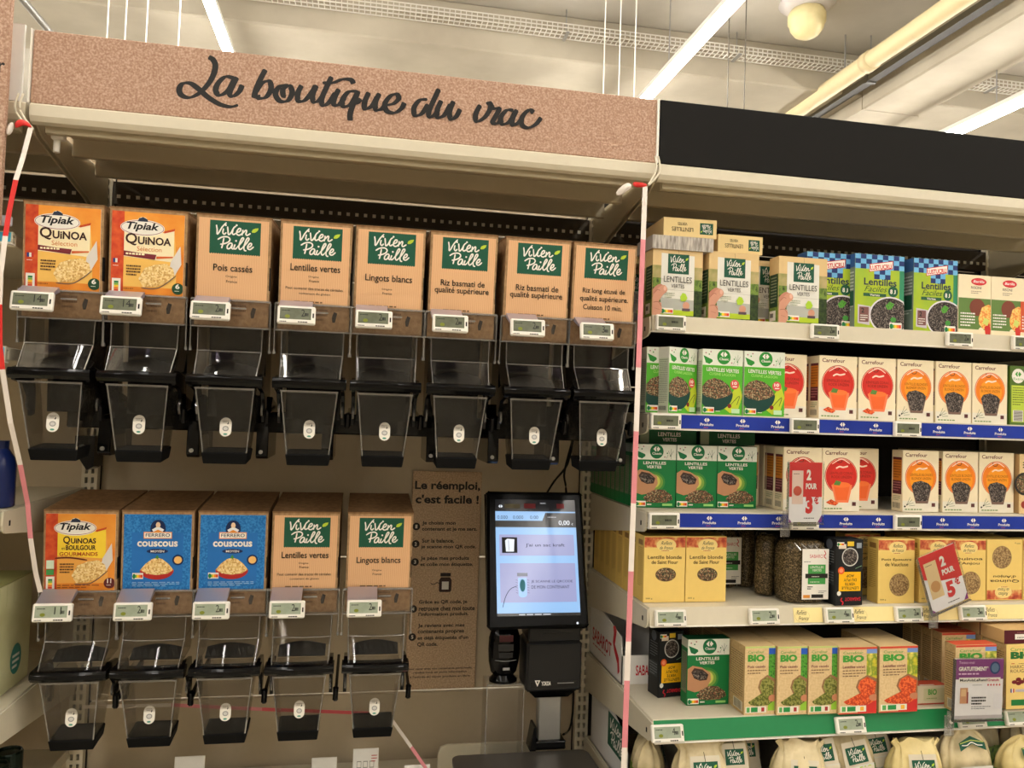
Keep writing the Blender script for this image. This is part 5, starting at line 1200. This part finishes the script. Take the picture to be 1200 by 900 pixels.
G['black'] = carton_mesh(0.074, 0.157, 0.050, f_black_up, s_black, C(20, 22, 24))
G['pea'] = carton_mesh(0.077, 0.156, 0.075, f_bio('pea'), s_bio, C(206, 178, 128), topc=C(196, 170, 124))
G['biored'] = carton_mesh(0.101, 0.154, 0.075, f_bio('red'), s_bio, C(206, 178, 128), topc=C(206, 180, 134))
G['biox'] = carton_mesh(0.112, 0.158, 0.035, f_bio('x'), s_bio, C(206, 178, 128), topc=C(206, 84, 54))
G['beans'] = carton_mesh(0.112, 0.154, 0.075, f_beans, s_bio, C(226, 198, 124))
G['lying'] = carton_mesh(0.135, 0.045, 0.166, f_lid, None, TAN, flip=True)

def box_at(k, x, y, z, label, group=None, rot=0, cat='box', name='food_box', sx=1):
    o = put(name, G[k], None, (x, y, z)); o.rotation_euler = (0, 0, R(rot))
    if sx != 1: o.scale = (sx, 1, 1)
    return tag(o, label, cat, group)
ORD = ['', 'second', 'third', 'fourth', 'fifth', 'sixth', 'seventh', 'eighth', 'ninth', 'tenth', 'eleventh', 'twelfth']
def file_of(k, x, y, z, n, pitch, first, rest, group, sx=1, start=1, rot=0):
    """a front packet and those queued behind it"""
    if start == 1: box_at(k, x, y, z, first, group, rot, sx=sx)
    for i in range(1, n):
        box_at(k, x, y + i*pitch, z, '%s packet back in the file %s' % (ORD[i], rest), group, rot, sx=sx)

# top shelf
g = 'lentil boxes with a hand and green tag on the top shelf'
file_of('field', 0.734, 1.775, S1+.001, 2, 0.05, 'hand-print green lentil box under the two lying boxes, left end of top shelf', 'behind the leftmost hand-print lentil box', g, 0.97)
file_of('field', 0.880, 1.775, S1+.001, 3, 0.05, 'hand-print green lentil box second from left on the top shelf', 'behind the second hand-print lentil box', g)
box_at('field', 1.010, 1.84, S1+.001, 'hand-print green lentil box half hidden behind the third one', g)
file_of('field', 1.062, 1.770, S1+.001, 1, 0.05, 'hand-print green lentil box partly covering a checkered box on the top shelf', '', g)
m = MB().box(-0.082, 0.072, 0, 0.11, 0, 0.033, C(176, 168, 158, 0.6), 0.001); P = Pr(m, FRONT(-0.08, 0, 0), 0.154, 0.033); P.rect(0, 0, 1, 1, noisy('grey_side_print', [(140, 132, 124), (206, 200, 190)], 180, 0.6, stretch=(1, 1, 0.15)))
tag(m.build('food_box', None, (0.748, 1.770, S1+.1645)), 'grey box lying between the top cream box and the leftmost hand-print box', 'box', g)
box_at('lying', 0.762, 1.772, S1+.198, 'cream box lying on the grey box with upside-down lettering, topmost of the pile', g, -2)
box_at('lying', 0.900, 1.785, S1+.170, 'cream box lying on the second hand-print box with upside-down lettering', g, 0, sx=0.88)
box_at('field', 0.727, 2.06, S1+.001+0.0, 'hand-print lentil box far back at the left end of the top shelf', g)
box_at('lying', 0.745, 1.99, S1+.170, 'cream box lying far back, seen above the rightmost top row dispenser', g, sx=0.9)
g = 'lime boxes with a blue checkered top on the top shelf'
box_at('check', 1.155, 1.792, S1+.001, 'lime box with blue checkered band half hidden by a hand-print box', g)
file_of('check', 1.276, 1.772, S1+.001, 2, 0.05, 'lime box with blue checkered band in full view, middle of three', 'behind the middle checkered box', g)
file_of('check', 1.437, 1.772, S1+.001, 3, 0.05, 'rightmost lime box with blue checkered band, beside the risoni boxes', 'behind the rightmost checkered box', g, 0.92)
g = 'risoni boxes on the top shelf'
file_of('risg', 1.549, 1.768, S1+.001, 2, 0.04, 'green and cream risoni box next to the checkered box', 'behind the left risoni box', g)
file_of('risg', 1.643, 1.768, S1+.001, 2, 0.04, 'green and cream risoni box, right one of the two green ones', 'behind the right green risoni box', g, 0.93)
box_at('risr', 1.734, 1.768, S1+.001, 'orange and cream risoni box cut by the right border', g)

# second shelf
g = 'bright green lentil boxes on the second shelf'
box_at('lime', 0.716, 1.785, S2+.001, 'bright green lentil box mostly hidden at the left end of the second shelf', g, sx=0.95)
box_at('lime', 0.752, 1.770, S2+.001, 'turned bright green lentil box showing its pale side, left on the second shelf', g, 22, sx=0.86)
file_of('lime', 0.851, 1.765, S2+.001, 3, 0.039, 'middle bright green lentil box of three full fronts on the second shelf', 'behind the middle bright green box', g, 0.97)
file_of('lime', 0.961, 1.765, S2+.001, 3, 0.039, 'rightmost bright green lentil box beside the red round label box', 'behind the rightmost bright green box', g)
g = 'boxes with a red round label on the second shelf'
box_at('red', 1.034, 1.785, S2+.001, 'red round label box partly behind the bright green one, second shelf', g)
box_at('red', 1.077, 1.83, S2+.001, 'box showing only its orange and brown side in the gap, second shelf', g)
file_of('red', 1.163, 1.770, S2+.001, 3, 0.044, 'left one of two full red round label boxes on the second shelf', 'behind the left full red label box, second shelf', g)
file_of('red', 1.272, 1.770, S2+.001, 3, 0.044, 'red round label box touching the orange ones on the second shelf', 'behind the right full red label box, second shelf', g)
g = 'boxes with an orange round label on the second shelf'
for i, (x, w) in enumerate(((1.381, 'leftmost'), (1.4915, 'middle'), (1.599, 'rightmost'))):
    file_of('org', x, 1.770, S2+.001, 3, 0.044, w + ' orange round label box of three on the second shelf', 'behind the %s orange label box, second shelf' % w, g)
m = MB().box(-0.024, 0.024, 0, 0.10, 0, 0.155, C(90, 120, 40), 0.001); P = Pr(m, FRONT(-0.024, 0, 0), 0.048, 0.155); P.rect(0, 0, 1, 1, C(80, 110, 40)); P.disc(0.5, 0.83, 0.4, WHITE, 20); chevrons(P, 0.5, 0.86, 0.4, BIOG); P.txt('Extra', 0.2, 0.76, 0.6, 0.04, BIOG); P.rect(0.08, 0.05, 0.92, 0.67, C(186, 206, 70)); P.lines(0.15, 0.62, 0.7, 8, 0.04, C(90, 110, 40), 0.4, 3); P.rect(0.18, 0.06, 0.82, 0.25, WHITE)
for k in range(9): P.rect(0.22, 0.07+k*0.02, 0.78, 0.08+k*0.02, INK)
G['can'] = m.mesh('food_box')
box_at('can', 1.682, 1.768, S2+.001, 'green and lime box turned sideways at the right end of the second shelf')

# third shelf
g = 'dark green lentil boxes on the third shelf'
file_of('dark', 0.7085, 1.822, S3+.001, 10, 0.0368, 'leftmost dark green lentil box with brown bowl on the third shelf', 'behind the leftmost dark green lentil box', g)
file_of('dark', 0.8160, 1.822, S3+.001, 4, 0.0368, 'middle dark green lentil box with brown bowl on the third shelf', 'behind the middle dark green lentil box', g)
file_of('dark', 0.9235, 1.822, S3+.001, 4, 0.0368, 'rightmost dark green lentil box with brown bowl on the third shelf', 'behind the rightmost dark green lentil box', g)
G['darklie'] = carton_mesh(0.150, 0.036, 0.104, lambda P: (P.rect(0, 0, 1, 1, C(16, 90, 50)), P.rect(0.0, 0.0, 0.16, 1, C(150, 160, 130)), P.txt('LENTILLES', 0.32, 0.5, 0.4, 0.28, WHITE, 0.02), P.txt('VERTES', 0.40, 0.15, 0.25, 0.25, WHITE, 0.02)), None, C(16, 90, 50))
for i, (x, w) in enumerate(((0.755, 'left'), (0.915, 'right'))):
    box_at('darklie', x, 1.86, S3+.156, 'dark green box lying on top of the standing ones, %s one' % w, g)
g = 'boxes with a red round label on the third shelf'
box_at('red', 1.014, 1.932, S3+.001, 'box showing its orange and brown side right of the green boxes', g, 90)
box_at('red', 1.068, 1.932, S3+.001, 'second sideways seen box with orange and brown side, third shelf', g, 90)
file_of('red', 1.080, 1.785, S3+.001, 2, 0.044, 'red round label box behind the 2 pour 3 card', 'behind the red box with the 2 pour 3 card', g)
file_of('red', 1.1855, 1.785, S3+.001, 1, 0.044, 'fully visible red round label box right of the 2 pour 3 card', 'behind the full red box, third shelf', g)
box_at('red', 1.272, 1.832, S3+.001, 'red round label box set back beside the dark gap on the third shelf', g)
g = 'boxes with an orange round label on the third shelf'
for i, (x, w) in enumerate(((1.4115, 'leftmost'), (1.5275, 'middle'), (1.6355, 'rightmost'))):
    file_of('org', x, 1.785, S3+.001, 1 if i == 0 else 4, 0.044, w + ' orange round label box on the third shelf', 'behind the %s orange label box, third shelf' % w, g)
m = MB().box(-0.05, 0.05, 0, 0.05, 0, 0.155, C(196, 160, 110), 0.001); P = Pr(m, FRONT(-0.05, 0, 0), 0.1, 0.155); P.rect(0, 0, 1, 1, noisy('bio_kraft', [], 1)); P.disc(0.15, 0.5, 0.3, INK, 20); P.disc(0.15, 0.5, 0.24, LENTIL, 20); P.lines(0.1, 0.85, 0.6, 3, 0.04, INK, 0.5); P.disc(0.15, 0.15, 0.1, C(150, 50, 40), 12)
G['brown'] = m.mesh('food_box'); box_at('brown', 1.745, 1.775, S3+.001, 'brown box with a dark dish cut by the right border, third shelf')

# fourth shelf
g = 'yellow food boxes on the fourth shelf'
file_of('blond', 0.7155, 1.765, S4+.001, 8, 0.050, 'left yellow box with oval window and lettering Lentille blonde', 'behind the left yellow blond lentil box', g)
file_of('blond', 0.8205, 1.765, S4+.001, 5, 0.050, 'right yellow box with oval window and lettering Lentille blonde', 'behind the right yellow blond lentil box', g)
box_at('spelt', 1.268, 1.812, S4+.001, 'yellow box set back just left of the yellow spelt box', g)
file_of('spelt', 1.300, 1.725, S4+.001, 1, 0.044, 'yellow box with round window and lettering Petit Épeautre', '', g)
file_of('spelt', 1.418, 1.730, S4+.001, 3, 0.046, 'yellow box behind the slanted 2 pour 5 card', 'behind the box with the 2 pour 5 card', g)
file_of('quin', 1.515, 1.742, S4+.001, 3, 0.046, 'yellow quinoa box upright, right of the slanted card', 'behind the upright quinoa box', g)
file_of('quinf', 1.622, 1.742, S4+.001, 3, 0.046, 'yellow quinoa box standing upside down with its window on top', 'behind the upside-down quinoa box', g)
box_at('quin', 1.729, 1.742, S4+.001, 'yellow box cut by the right border on the fourth shelf', g)
box_at('black', 1.163, 1.712, S4+.001, 'black box with yellow panel standing upside down on the fourth shelf', None, 2)

def bag_mesh(w, d, h, lab):
    m = MB(); L = []; n = 20
    for z, s in ((0.0, 0.80), (0.004, 0.94), (0.02, 1.0), (h*0.5, 1.02), (h*0.85, 1.0), (h*0.96, 0.92), (h*1.0, 0.70)):
        l = []
        for k in range(n):
            a = k*math.tau/n; c, s_ = math.cos(a), math.sin(a)
            r = 1 + 0.025*math.sin(3*a + z*60)
            l.append((math.copysign(abs(c)**0.6, c)*w/2*s*r, math.copysign(abs(s_)**0.6, s_)*d/2*s*r + 0, z))
        L.append(l)
    m.loops(L, BAGGED)
    return m
def bag(x, y, rot, label, lean=0, w=0.115, d=0.075):
    t = thing('lentil_bag', label, 'bag', (x, y, S4+.001), (0, R(lean), R(rot)), 'clear bags of dark lentils on the fourth shelf')
    m = bag_mesh(w, d, 0.148, None); m.build('body', t, smooth=True)
    m = MB(); P = Pr(m, FRONT(-0.020, -d/2-0.006, 0.012), 0.070, 0.120)
    P.rect(0, 0, 1, 1, WHITE); P.txt('SABAROT', 0.28, 0.82, 0.58, 0.07, C(200, 60, 70), 0.0); P.line([(0.82, 0.97), (0.88, 0.9), (0.82, 0.86), (0.9, 0.80)], 0.002, C(200, 60, 70)); P.lines(0.06, 0.74, 0.36, 1, 0.03, INK)
    P.rect(0.22, 0.30, 0.88, 0.69, C(70, 156, 76)); P.txt('LENTILLES', 0.30, 0.615, 0.5, 0.045, WHITE); P.txt('VERTES', 0.38, 0.555, 0.34, 0.045, WHITE); P.rect(0.12, 0.42, 0.96, 0.51, INK); P.lines(0.36, 0.445, 0.4, 1, 0.035, WHITE); P.lines(0.3, 0.34, 0.5, 1, 0.03, WHITE)
    P.lines(0.2, 0.24, 0.2, 2, 0.04, INK, 0.5); P.rect(0.36, 0.03, 0.8, 0.10, INK); P.rect(0.05, 0.03, 0.3, 0.09, C(226, 150, 60)); P.lines(0.62, 0.16, 0.3, 2, 0.03, INK, 0.3)
    m.build('label', t)
    m = MB()
    for k in range(5): m.tube([(-0.04+k*0.018, -0.039, 0.146-0.002*k), (-0.025+k*0.016, -0.041, 0.128+0.003*(k % 3))], [0.002, 0.004], FILM, 6)
    m.build('film_crease', t)
bag(1.068, 1.770, 0, 'large upright bag of dark lentils with white label beside the black box')
bag(1.018, 1.842, 50, 'turned bag of dark lentils, label cut, left of the large upright bag', 5, 0.095, 0.05)
bag(1.020, 1.945, 50, 'bag of dark lentils standing behind the turned one, narrow label strip', 0, 0.09, 0.05)
bag(0.928, 1.940, 0, 'bag of dark lentils set back beside the yellow blond lentil boxes')

# fifth shelf
t = thing('display_tray', 'white open cardboard tray with red lettering at the left of the fifth shelf', 'box', (0.725, 1.905, S5+.001))
x0, x1 = -0.060, 0.045; yb = 0.28
WT = C(228, 226, 222, 0.6)
MB().prism([(0.0, 0.0), (0.0, 0.072), (0.012, 0.115), (0.155, 0.140), (yb, 0.140), (yb, 0.0)], 'x', x0, x0+0.003, WT).build('side_panel', t)
MB().prism([(0.0, 0.0), (0.0, 0.072), (0.012, 0.115), (0.155, 0.140), (yb, 0.140), (yb, 0.0)], 'x', x1-0.003, x1, WT).build('side_panel', t)
MB().box(x0, x1, 0, 0.003, 0, 0.072, WT).build('front_panel', t); MB().box(x0, x1, 0.003, yb, 0, 0.003, WT).box(x0, x1, yb-0.003, yb, 0, 0.14, WT).build('tray_bottom', t)
m = MB(); RD = C(196, 30, 44); P = Pr(m, LEFTF(x0, 0.28, 0), 0.28, 0.14)
P.txt('SABAROT', 0.10, 0.30, 0.60, 0.26, RD, 0.02); P.lines(0.12, 0.22, 0.6, 1, 0.04, RD, 0.5)
P.poly([(0.74, 0.90), (0.80, 0.94), (0.84, 0.86), (0.82, 0.72), (0.80, 0.60), (0.92, 0.42), (0.95, 0.20), (0.90, 0.12), (0.88, 0.30), (0.78, 0.48), (0.74, 0.62), (0.76, 0.78)], RD)
Q = Pr(m, FRONT(x0, 0, 0), x1-x0, 0.072); Q.txt('SABAROT', 0.36, 0.30, 0.60, 0.36, RD, 0.02)
m.build('lettering', t)
box_at('black', 0.757, 1.812, S5+.001, 'black box with yellow panel standing upside down on the fifth shelf', None, 8, sx=0.9)
box_at('dark', 0.827, 1.754, S5+.001, 'dark green lentil box standing alone on the fifth shelf', None, 0)
g = 'packets of split peas on the fifth shelf'
for x, y, w in ((0.920, 1.682, 'left'), (0.997, 1.675, 'middle'), (1.074, 1.672, 'right')):
    file_of('pea', x, y, S5+.001, 6, 0.0762, '%s organic split pea box with a scoop of green peas, fifth shelf' % w, 'behind the %s split pea box' % w, g, 0.98)
g = 'packets of red lentils on the fifth shelf'
file_of('biored', 1.158, 1.664, S5+.001, 1, 0.076, 'organic red lentil box touching the split pea boxes', '', g, 0.97)
file_of('biored', 1.264, 1.664, S5+.001, 2, 0.076, 'organic red lentil box beside the gap with the flat box', 'behind the right red lentil box', g)
m = MB().box(-0.040, 0.040, 0, 0.036, 0, 0.045, C(214, 200, 170), 0.001); P = Pr(m, FRONT(-0.040, 0, 0), 0.08, 0.045); P.rect(0, 0, 1, 1, C(220, 208, 180)); P.rect(0, 0, 1, 0.06, C(200, 70, 50)); P.rect(0.2, 0.2, 0.95, 0.85, C(206, 200, 160)); P.txt('BIO', 0.35, 0.5, 0.3, 0.3, BIOG, 0.03); P.lines(0.3, 0.3, 0.5, 1, 0.1, C(120, 150, 90))
Q = Pr(m, TOPF(-0.040, 0, 0.045), 0.08, 0.036); Q.rect(0, 0, 1, 1, C(200, 84, 60)); Q.rect(0.1, 0.05, 0.6, 0.2, WHITE)
tag(m.build('food_box', None, (1.3865, 1.703, S5+.001)), 'flat box with red edge lying in the gap beside the red lentil boxes', 'box')
g = 'boxes with an orange lid behind the purple card'
box_at('biox', 1.457, 1.646, S5+.001, 'organic box with orange lid behind the purple topped card', g)
for i, w in enumerate(('first', 'second', 'third', 'fourth')):
    box_at('biox', 1.494, 1.745 + i*0.0365, S5+.001, w + ' set-back organic box with orange lid left of the purple card', g, sx=0.86)
g = 'boxes of red beans at the right border'
file_of('beans', 1.602, 1.652, S5+.001, 4, 0.077, 'organic red bean box at the right border of the fifth shelf', 'behind the red bean box', g)
m = MB().box(-0.06, 0.06, 0, 0.075, 0, 0.032, C(206, 170, 116), 0.001); P = Pr(m, FRONT(-0.06, 0, 0), 0.12, 0.032); P.rect(0, 0, 1, 1, C(84, 22, 34)); P.rect(0.25, 0.3, 0.75, 0.7, WHITE); P.lines(0.3, 0.42, 0.35, 1, 0.15, INK); P.lines(0.3, 0.8, 0.4, 1, 0.1, C(180, 120, 120))
G['lid'] = m.mesh('food_box')
for i in range(5):
    box_at('lid', 1.602, 1.655 + i*0.077, S5+.1565, ('brown box with wine-red end lying on the red bean box' if i == 0 else '%s lying brown box back on the red bean boxes' % ORD[i]), g)

# ---- promotional cards in clear sleeves clipped to the rails
RED = C(212, 62, 60, 0.3); SL = C(240, 238, 238, 0.3)
def promo(label, loc, rot, w, h, draw, foot=0.05):
    t = thing('promo_card', label, 'sign', loc, (R(rot[0]), R(rot[1]), R(rot[2])))
    m = MB().box(-w/2, w/2, 0, 0.001, 0, h, SL); P = Pr(m, FRONT(-w/2, 0, 0), w, h); draw(P); m.build('card', t)
    MB().box(-w/2-0.004, w/2+0.004, -0.0035, 0.003, -0.004, h+0.003, CLEARS, 0.001).build('sleeve', t)
    m = MB().box(-w/2-0.005, -w/2-0.003, -0.004, 0.0035, -0.004, h, CLEARX).box(-w/2-0.004, w/2+0.004, -0.004, 0.0035, -0.006, -0.004, CLEARX); m.build('sleeve_edge', t)
    return t
def clip_at(x, y, z, label, h=0.05):
    m = MB().box(-0.012, 0.012, 0, 0.006, -h, 0.0, CLEARX, 0.002).box(-0.009, 0.009, -0.004, 0.0, -h*0.6, 0.012, CLEARX, 0.001).cyl((0, -0.005, -0.012), 0.006, 0.004, CLEARX, 10, 'y')
    tag(m.build('sign_clip', None, (x, y, z)), label, 'clip')
def pour(n):
    def f(P):
        P.rect(0, 0.42, 1, 1, RED) if n == '3' else P.poly([(0, 0.60), (0.40, 0.48), (1, 0.40), (1, 1), (0, 1)], RED)
        P.rect(0.38, 0.0, 1, 0.42, SL); P.rect(0.0, 0.0, 0.40, 0.30, SL)
        P.rect(0.08, 0.30 if n == '3' else 0.22, 0.42, 0.86, C(232, 206, 190) if n == '3' else C(226, 200, 150)); P.disc(0.25, 0.52 if n == '3' else 0.42, 0.13, C(200, 90, 70) if n == '3' else C(200, 150, 96), 18)
        P.lines(0.12, 0.80, 0.25, 1, 0.03, C(120, 70, 60))
        P.txt('2', 0.52, 0.70, 0.14, 0.18, WHITE, 0.05); P.txt('POUR', 0.50, 0.55, 0.34, 0.10, WHITE, 0.05)
        P.txt(n, 0.50, 0.14, 0.22, 0.30 if n == '3' else 0.28, RED, 0.06); P.txt('€', 0.76, 0.30, 0.14, 0.14, RED, 0.04)
        P.lines(0.45, 0.06, 0.45, 1, 0.025, INK, 0.5); P.poly([(1, 0), (1, 0.12), (0.88, 0)], C(130, 60, 130)); P.poly([(0, 0.0), (0.0, 0.06), (0.08, 0.0)], C(130, 60, 130))
    return f
def purple(P):
    PU = C(130, 62, 124, 0.3); P.rect(0, 0.66, 1, 1, PU); P.disc(0.82, 0.85, 0.11, C(40, 60, 110), 20); P.disc(0.82, 0.85, 0.08, C(90, 120, 150), 18)
    P.txt('Testez-moi', 0.06, 0.92, 0.32, 0.045, C(226, 190, 220)); P.txt('GRATUITEMENT*', 0.06, 0.80, 0.62, 0.075, WHITE, 0.04); P.lines(0.06, 0.74, 0.6, 1, 0.035, C(226, 190, 220), 0.7)
    P.rect(0.07, 0.60, 0.94, 0.69, WHITE); P.txt('MonAvisLeRend', 0.09, 0.625, 0.56, 0.045, INK, 0.03); P.txt('Gratuit', 0.66, 0.625, 0.25, 0.045, C(180, 50, 90), 0.03)
    P.lines(0.35, 0.56, 0.28, 1, 0.02, INK)
    for k in range(5): P.disc(0.68+k*0.06, 0.565, 0.018, C(206, 70, 70), 6)
    P.rect(0.10, 0.26, 0.26, 0.52, C(206, 150, 110)); P.rect(0.12, 0.38, 0.22, 0.5, C(226, 190, 140)); P.rect(0.24, 0.26, 0.27, 0.45, C(150, 60, 50)); P.lines(0.34, 0.34, 0.3, 3, 0.05, INK, 0.5, 3); P.lines(0.34, 0.20, 0.4, 2, 0.035, C(110, 110, 120), 0.3, 3)
    P.rect(0.80, 0.16, 0.97, 0.42, C(236, 234, 236)); P.rect(0.0, 0.0, 1, 0.06, C(190, 184, 186))
promo('small red and white 2 pour 3 euro card on the third shelf', (1.031, 1.690, 1.318), (0, 0, 4), 0.088, 0.140, pour('3'))
clip_at(1.000, 1.7215, S3-0.004, 'clear plastic clip holding the 2 pour 3 card')
promo('slanted red and white 2 pour 5 euro card on the fourth shelf', (1.4155, 1.680, 1.121), (0, -19, 3), 0.107, 0.140, pour('5'))
clip_at(1.385, 1.698, S4-0.005, 'clear plastic clip holding the slanted 2 pour 5 card')
promo('white card with purple header hanging in front of the fifth shelf', (1.445, 1.625, 0.872), (0, 2, 3), 0.135, 0.138, purple)
clip_at(1.387, 1.645, S5-0.004, 'clear plastic clip left of the purple topped card')

# ---- pillow bags on the bottom shelf
def pillow(x, y, label, w=0.125, h=0.17, rot=0, roll=0, top='pinch', tagz=0.58, tagw=0.46, body=FIELD, cream=noisy('creased_cream_film', [(192, 174, 132), (222, 206, 166), (206, 190, 148)], 16, 0.32, bump=0.5), extra=None):
    t = thing('pulse_bag', label, 'bag', (x, y, S6+.001), (0, R(roll), R(rot)), 'plastic bags of pulses on the bottom shelf')
    n = 44; d = 0.075
    def ringz(z, sw, sd, wob=0.045):
        l = []
        for k in range(n):
            a = k*math.tau/n; c, s_ = math.cos(a), math.sin(a)
            q_ = wob + 0.12*max(0, z/h-0.55); l.append((math.copysign(abs(c)**0.65, c)*w/2*sw*(1+q_*math.sin(9*a+x*40+z*9)), math.copysign(abs(s_)**0.65, s_)*d/2*sd*(1+2*q_*math.cos(11*a+x*30)), z + (0.006*math.sin(7*a+x*20)*max(0, z/h-0.8)*5)))
        return l
    zs = [(0, .82, .7), (h*.05, .98, .95), (h*.3, 1.04, 1.05), (h*.55, 1.0, 1.0)]
    MB().loops([ringz(*q) for q in zs], body).build('body', t, smooth=True)
    hi = [(h*.55, 1.0, 1.0), (h*.7, .95, .86), (h*.82, .86, .62)]
    hi += [(h*.90, .78, .30), (h*.94, .80, .14), (h*1.0, .93, .045), (h*1.005, .93, .03)] if top == 'pinch' else [(h*.90, .74, .46), (h*.97, .5, .26), (h*1.0, .3, .1)]
    MB().loops([ringz(*q) for q in hi], cream).build('top', t, smooth=True)
    m = MB(); z0 = h*tagz; hh = tagw*w*0.72
    tl_ = -0.30 if top == 'pinch' else -0.42
    T = Matrix.Translation((0, -d/2*1.12, z0)) @ Matrix.Rotation(tl_, 4, 'X') @ Matrix.Translation((-tagw*w/2, 0, 0))
    if top == 'pinch': m.add([tuple(T @ Vector(p)) for p in ((-0.012, 0.002, -0.03), (tagw*w+0.012, 0.002, -0.03), (tagw*w+0.006, 0.001, hh+0.012), (-0.006, 0.001, hh+0.012))], [(0, 1, 2, 3)], C(216, 206, 184, 0.4)); m.tube([tuple(T @ Vector((tagw*w/2, -0.001, hh))), tuple(T @ Vector((tagw*w/2-0.002, 0.0, hh+0.02)))], 0.0007, C(90, 76, 56), 4)
    P = Pr(m, T, tagw*w, hh)
    if top == 'pinch': m.add([tuple(T @ Vector(p)) for p in ((0, 0.0, 0), (tagw*w, 0.0, 0), (tagw*w, 0.0, hh), (0, 0.0, hh))], [(0, 1, 2, 3)], GREENL); green_tag(P, 0, 0, 1, 1, 3, False)
    else:
        pts = [(0, 0.25), (0.5, 0.55), (1, 0.25), (1, 0.6), (0.5, 0.9), (0, 0.6)] if extra == 'v' else [(0, 0.2), (0.5, 0.36), (1, 0.3), (1, 0.66), (0.5, 0.72), (0, 0.6)]
        P.poly(pts, GREENL); P.line([(0.1, 0.5), (0.3, 0.5), (0.5, 0.62), (0.7, 0.5), (0.9, 0.48)], 0.002, WHITE); P.poly([(0.04, 0.56), (0.5, 0.7), (0.96, 0.6), (0.96, 0.63), (0.5, 0.73), (0.04, 0.59)], C(200, 210, 90))
    m.build('tag', t)
    if extra in ('bio', 'pois', 'v', 'lent'):
        m = MB(); P = Pr(m, Matrix.Translation((-w*0.28, -d/2*1.12-0.001, h*0.28)), w*0.62, h*0.34)
        P.rect(0, 0, 1, 1, C(214, 212, 204))
        if extra == 'bio': P.txt('BIO', 0.45, 0.55, 0.5, 0.4, C(170, 200, 50), 0.04)
        elif extra == 'lent': P.txt('LENTILLES', 0.1, 0.6, 0.8, 0.3, INK)
        else: P.txt('POIS', 0.1, 0.55, 0.5, 0.36, INK, 0.02); P.txt('CHICHES', 0.1, 0.15, 0.7, 0.26, INK)
        m.build('card', t)
pillow(0.700, 1.80, 'olive print bag seen sideways at the left end of the bottom shelf', rot=70)
pillow(0.781, 1.690, 'cream topped bag with green tag, front left of the bottom shelf', w=0.125, h=0.182, roll=0, tagz=.60)
pillow(0.868, 1.730, 'bag with high green tag, second from the left on the bottom shelf', w=0.10, h=0.190, top='pinch', tagz=.66)
pillow(0.935, 1.80, 'bag mostly hidden between the second and third visible tags', w=0.09, h=0.190)
pillow(1.008, 1.680, 'cream bag with low green tag leaning right, bottom shelf middle left', w=0.125, h=0.178, roll=5, tagz=.52)
pillow(1.095, 1.720, 'bag with high green tag and lime BIO letters, left one of two', w=0.11, h=0.192, roll=-4, tagz=.66, extra='bio')
pillow(1.190, 1.715, 'slanted bag with green tag and lime BIO letters, right one of two', w=0.11, h=0.190, roll=-9, tagz=.64, extra='bio')
pillow(1.262, 1.750, 'bag with green tag half covered by the front cream bag', w=0.10, h=0.192, roll=-6, tagz=.66, extra='lent')
pillow(1.305, 1.665, 'cream pinched bag in front with green tag, middle of the bottom shelf', w=0.13, h=0.172, roll=2, tagz=.56, cream=noisy('yellow_cream_film', [(206, 186, 126), (232, 214, 156)], 16, 0.3, bump=0.5))
pillow(1.455, 1.685, 'olive bag with v-shaped green tag and white POIS card', w=0.14, h=0.182, top='fold', tagz=.74, tagw=.5, extra='v')
pillow(1.575, 1.79, 'bag with curved green tag standing behind the right front bag', w=0.13, h=0.195, top='fold', tagz=.74, tagw=.6, extra='w')
pillow(1.612, 1.660, 'cream folded bag at the lower right corner with white card', w=0.15, h=0.168, top='fold', tagz=.72, tagw=.55, extra='pois', cream=noisy('yellow_cream_film', [(206, 186, 126), (232, 214, 156)], 16, 0.3, bump=0.5))
pillow(1.70, 1.76, 'bag with dark green tag cut by the lower right corner', w=0.12, h=0.19, tagz=.64)
t = thing('display_tray', 'white cardboard tray with a green tag print below the fifth shelf', 'box', (0.668, 1.855, S6+.001))
MB().prism([(0, 0), (0, 0.09), (0.05, 0.13), (0.22, 0.185), (0.30, 0.185), (0.30, 0)], 'x', -0.001, 0.002, WT).build('side_panel', t)
MB().box(-0.001, 0.02, 0.0, 0.003, 0, 0.05, WT).box(-0.001, 0.03, 0.297, 0.30, 0, 0.18, WT).box(-0.001, 0.03, 0.0, 0.30, 0, 0.003, WT).build('tray_bottom', t)
m = MB(); P = Pr(m, LEFTF(-0.001, 0.17, 0.0), 0.17, 0.15); green_tag(P, 0.12, 0.35, 0.95, 0.92, 3, False); m.build('print', t)
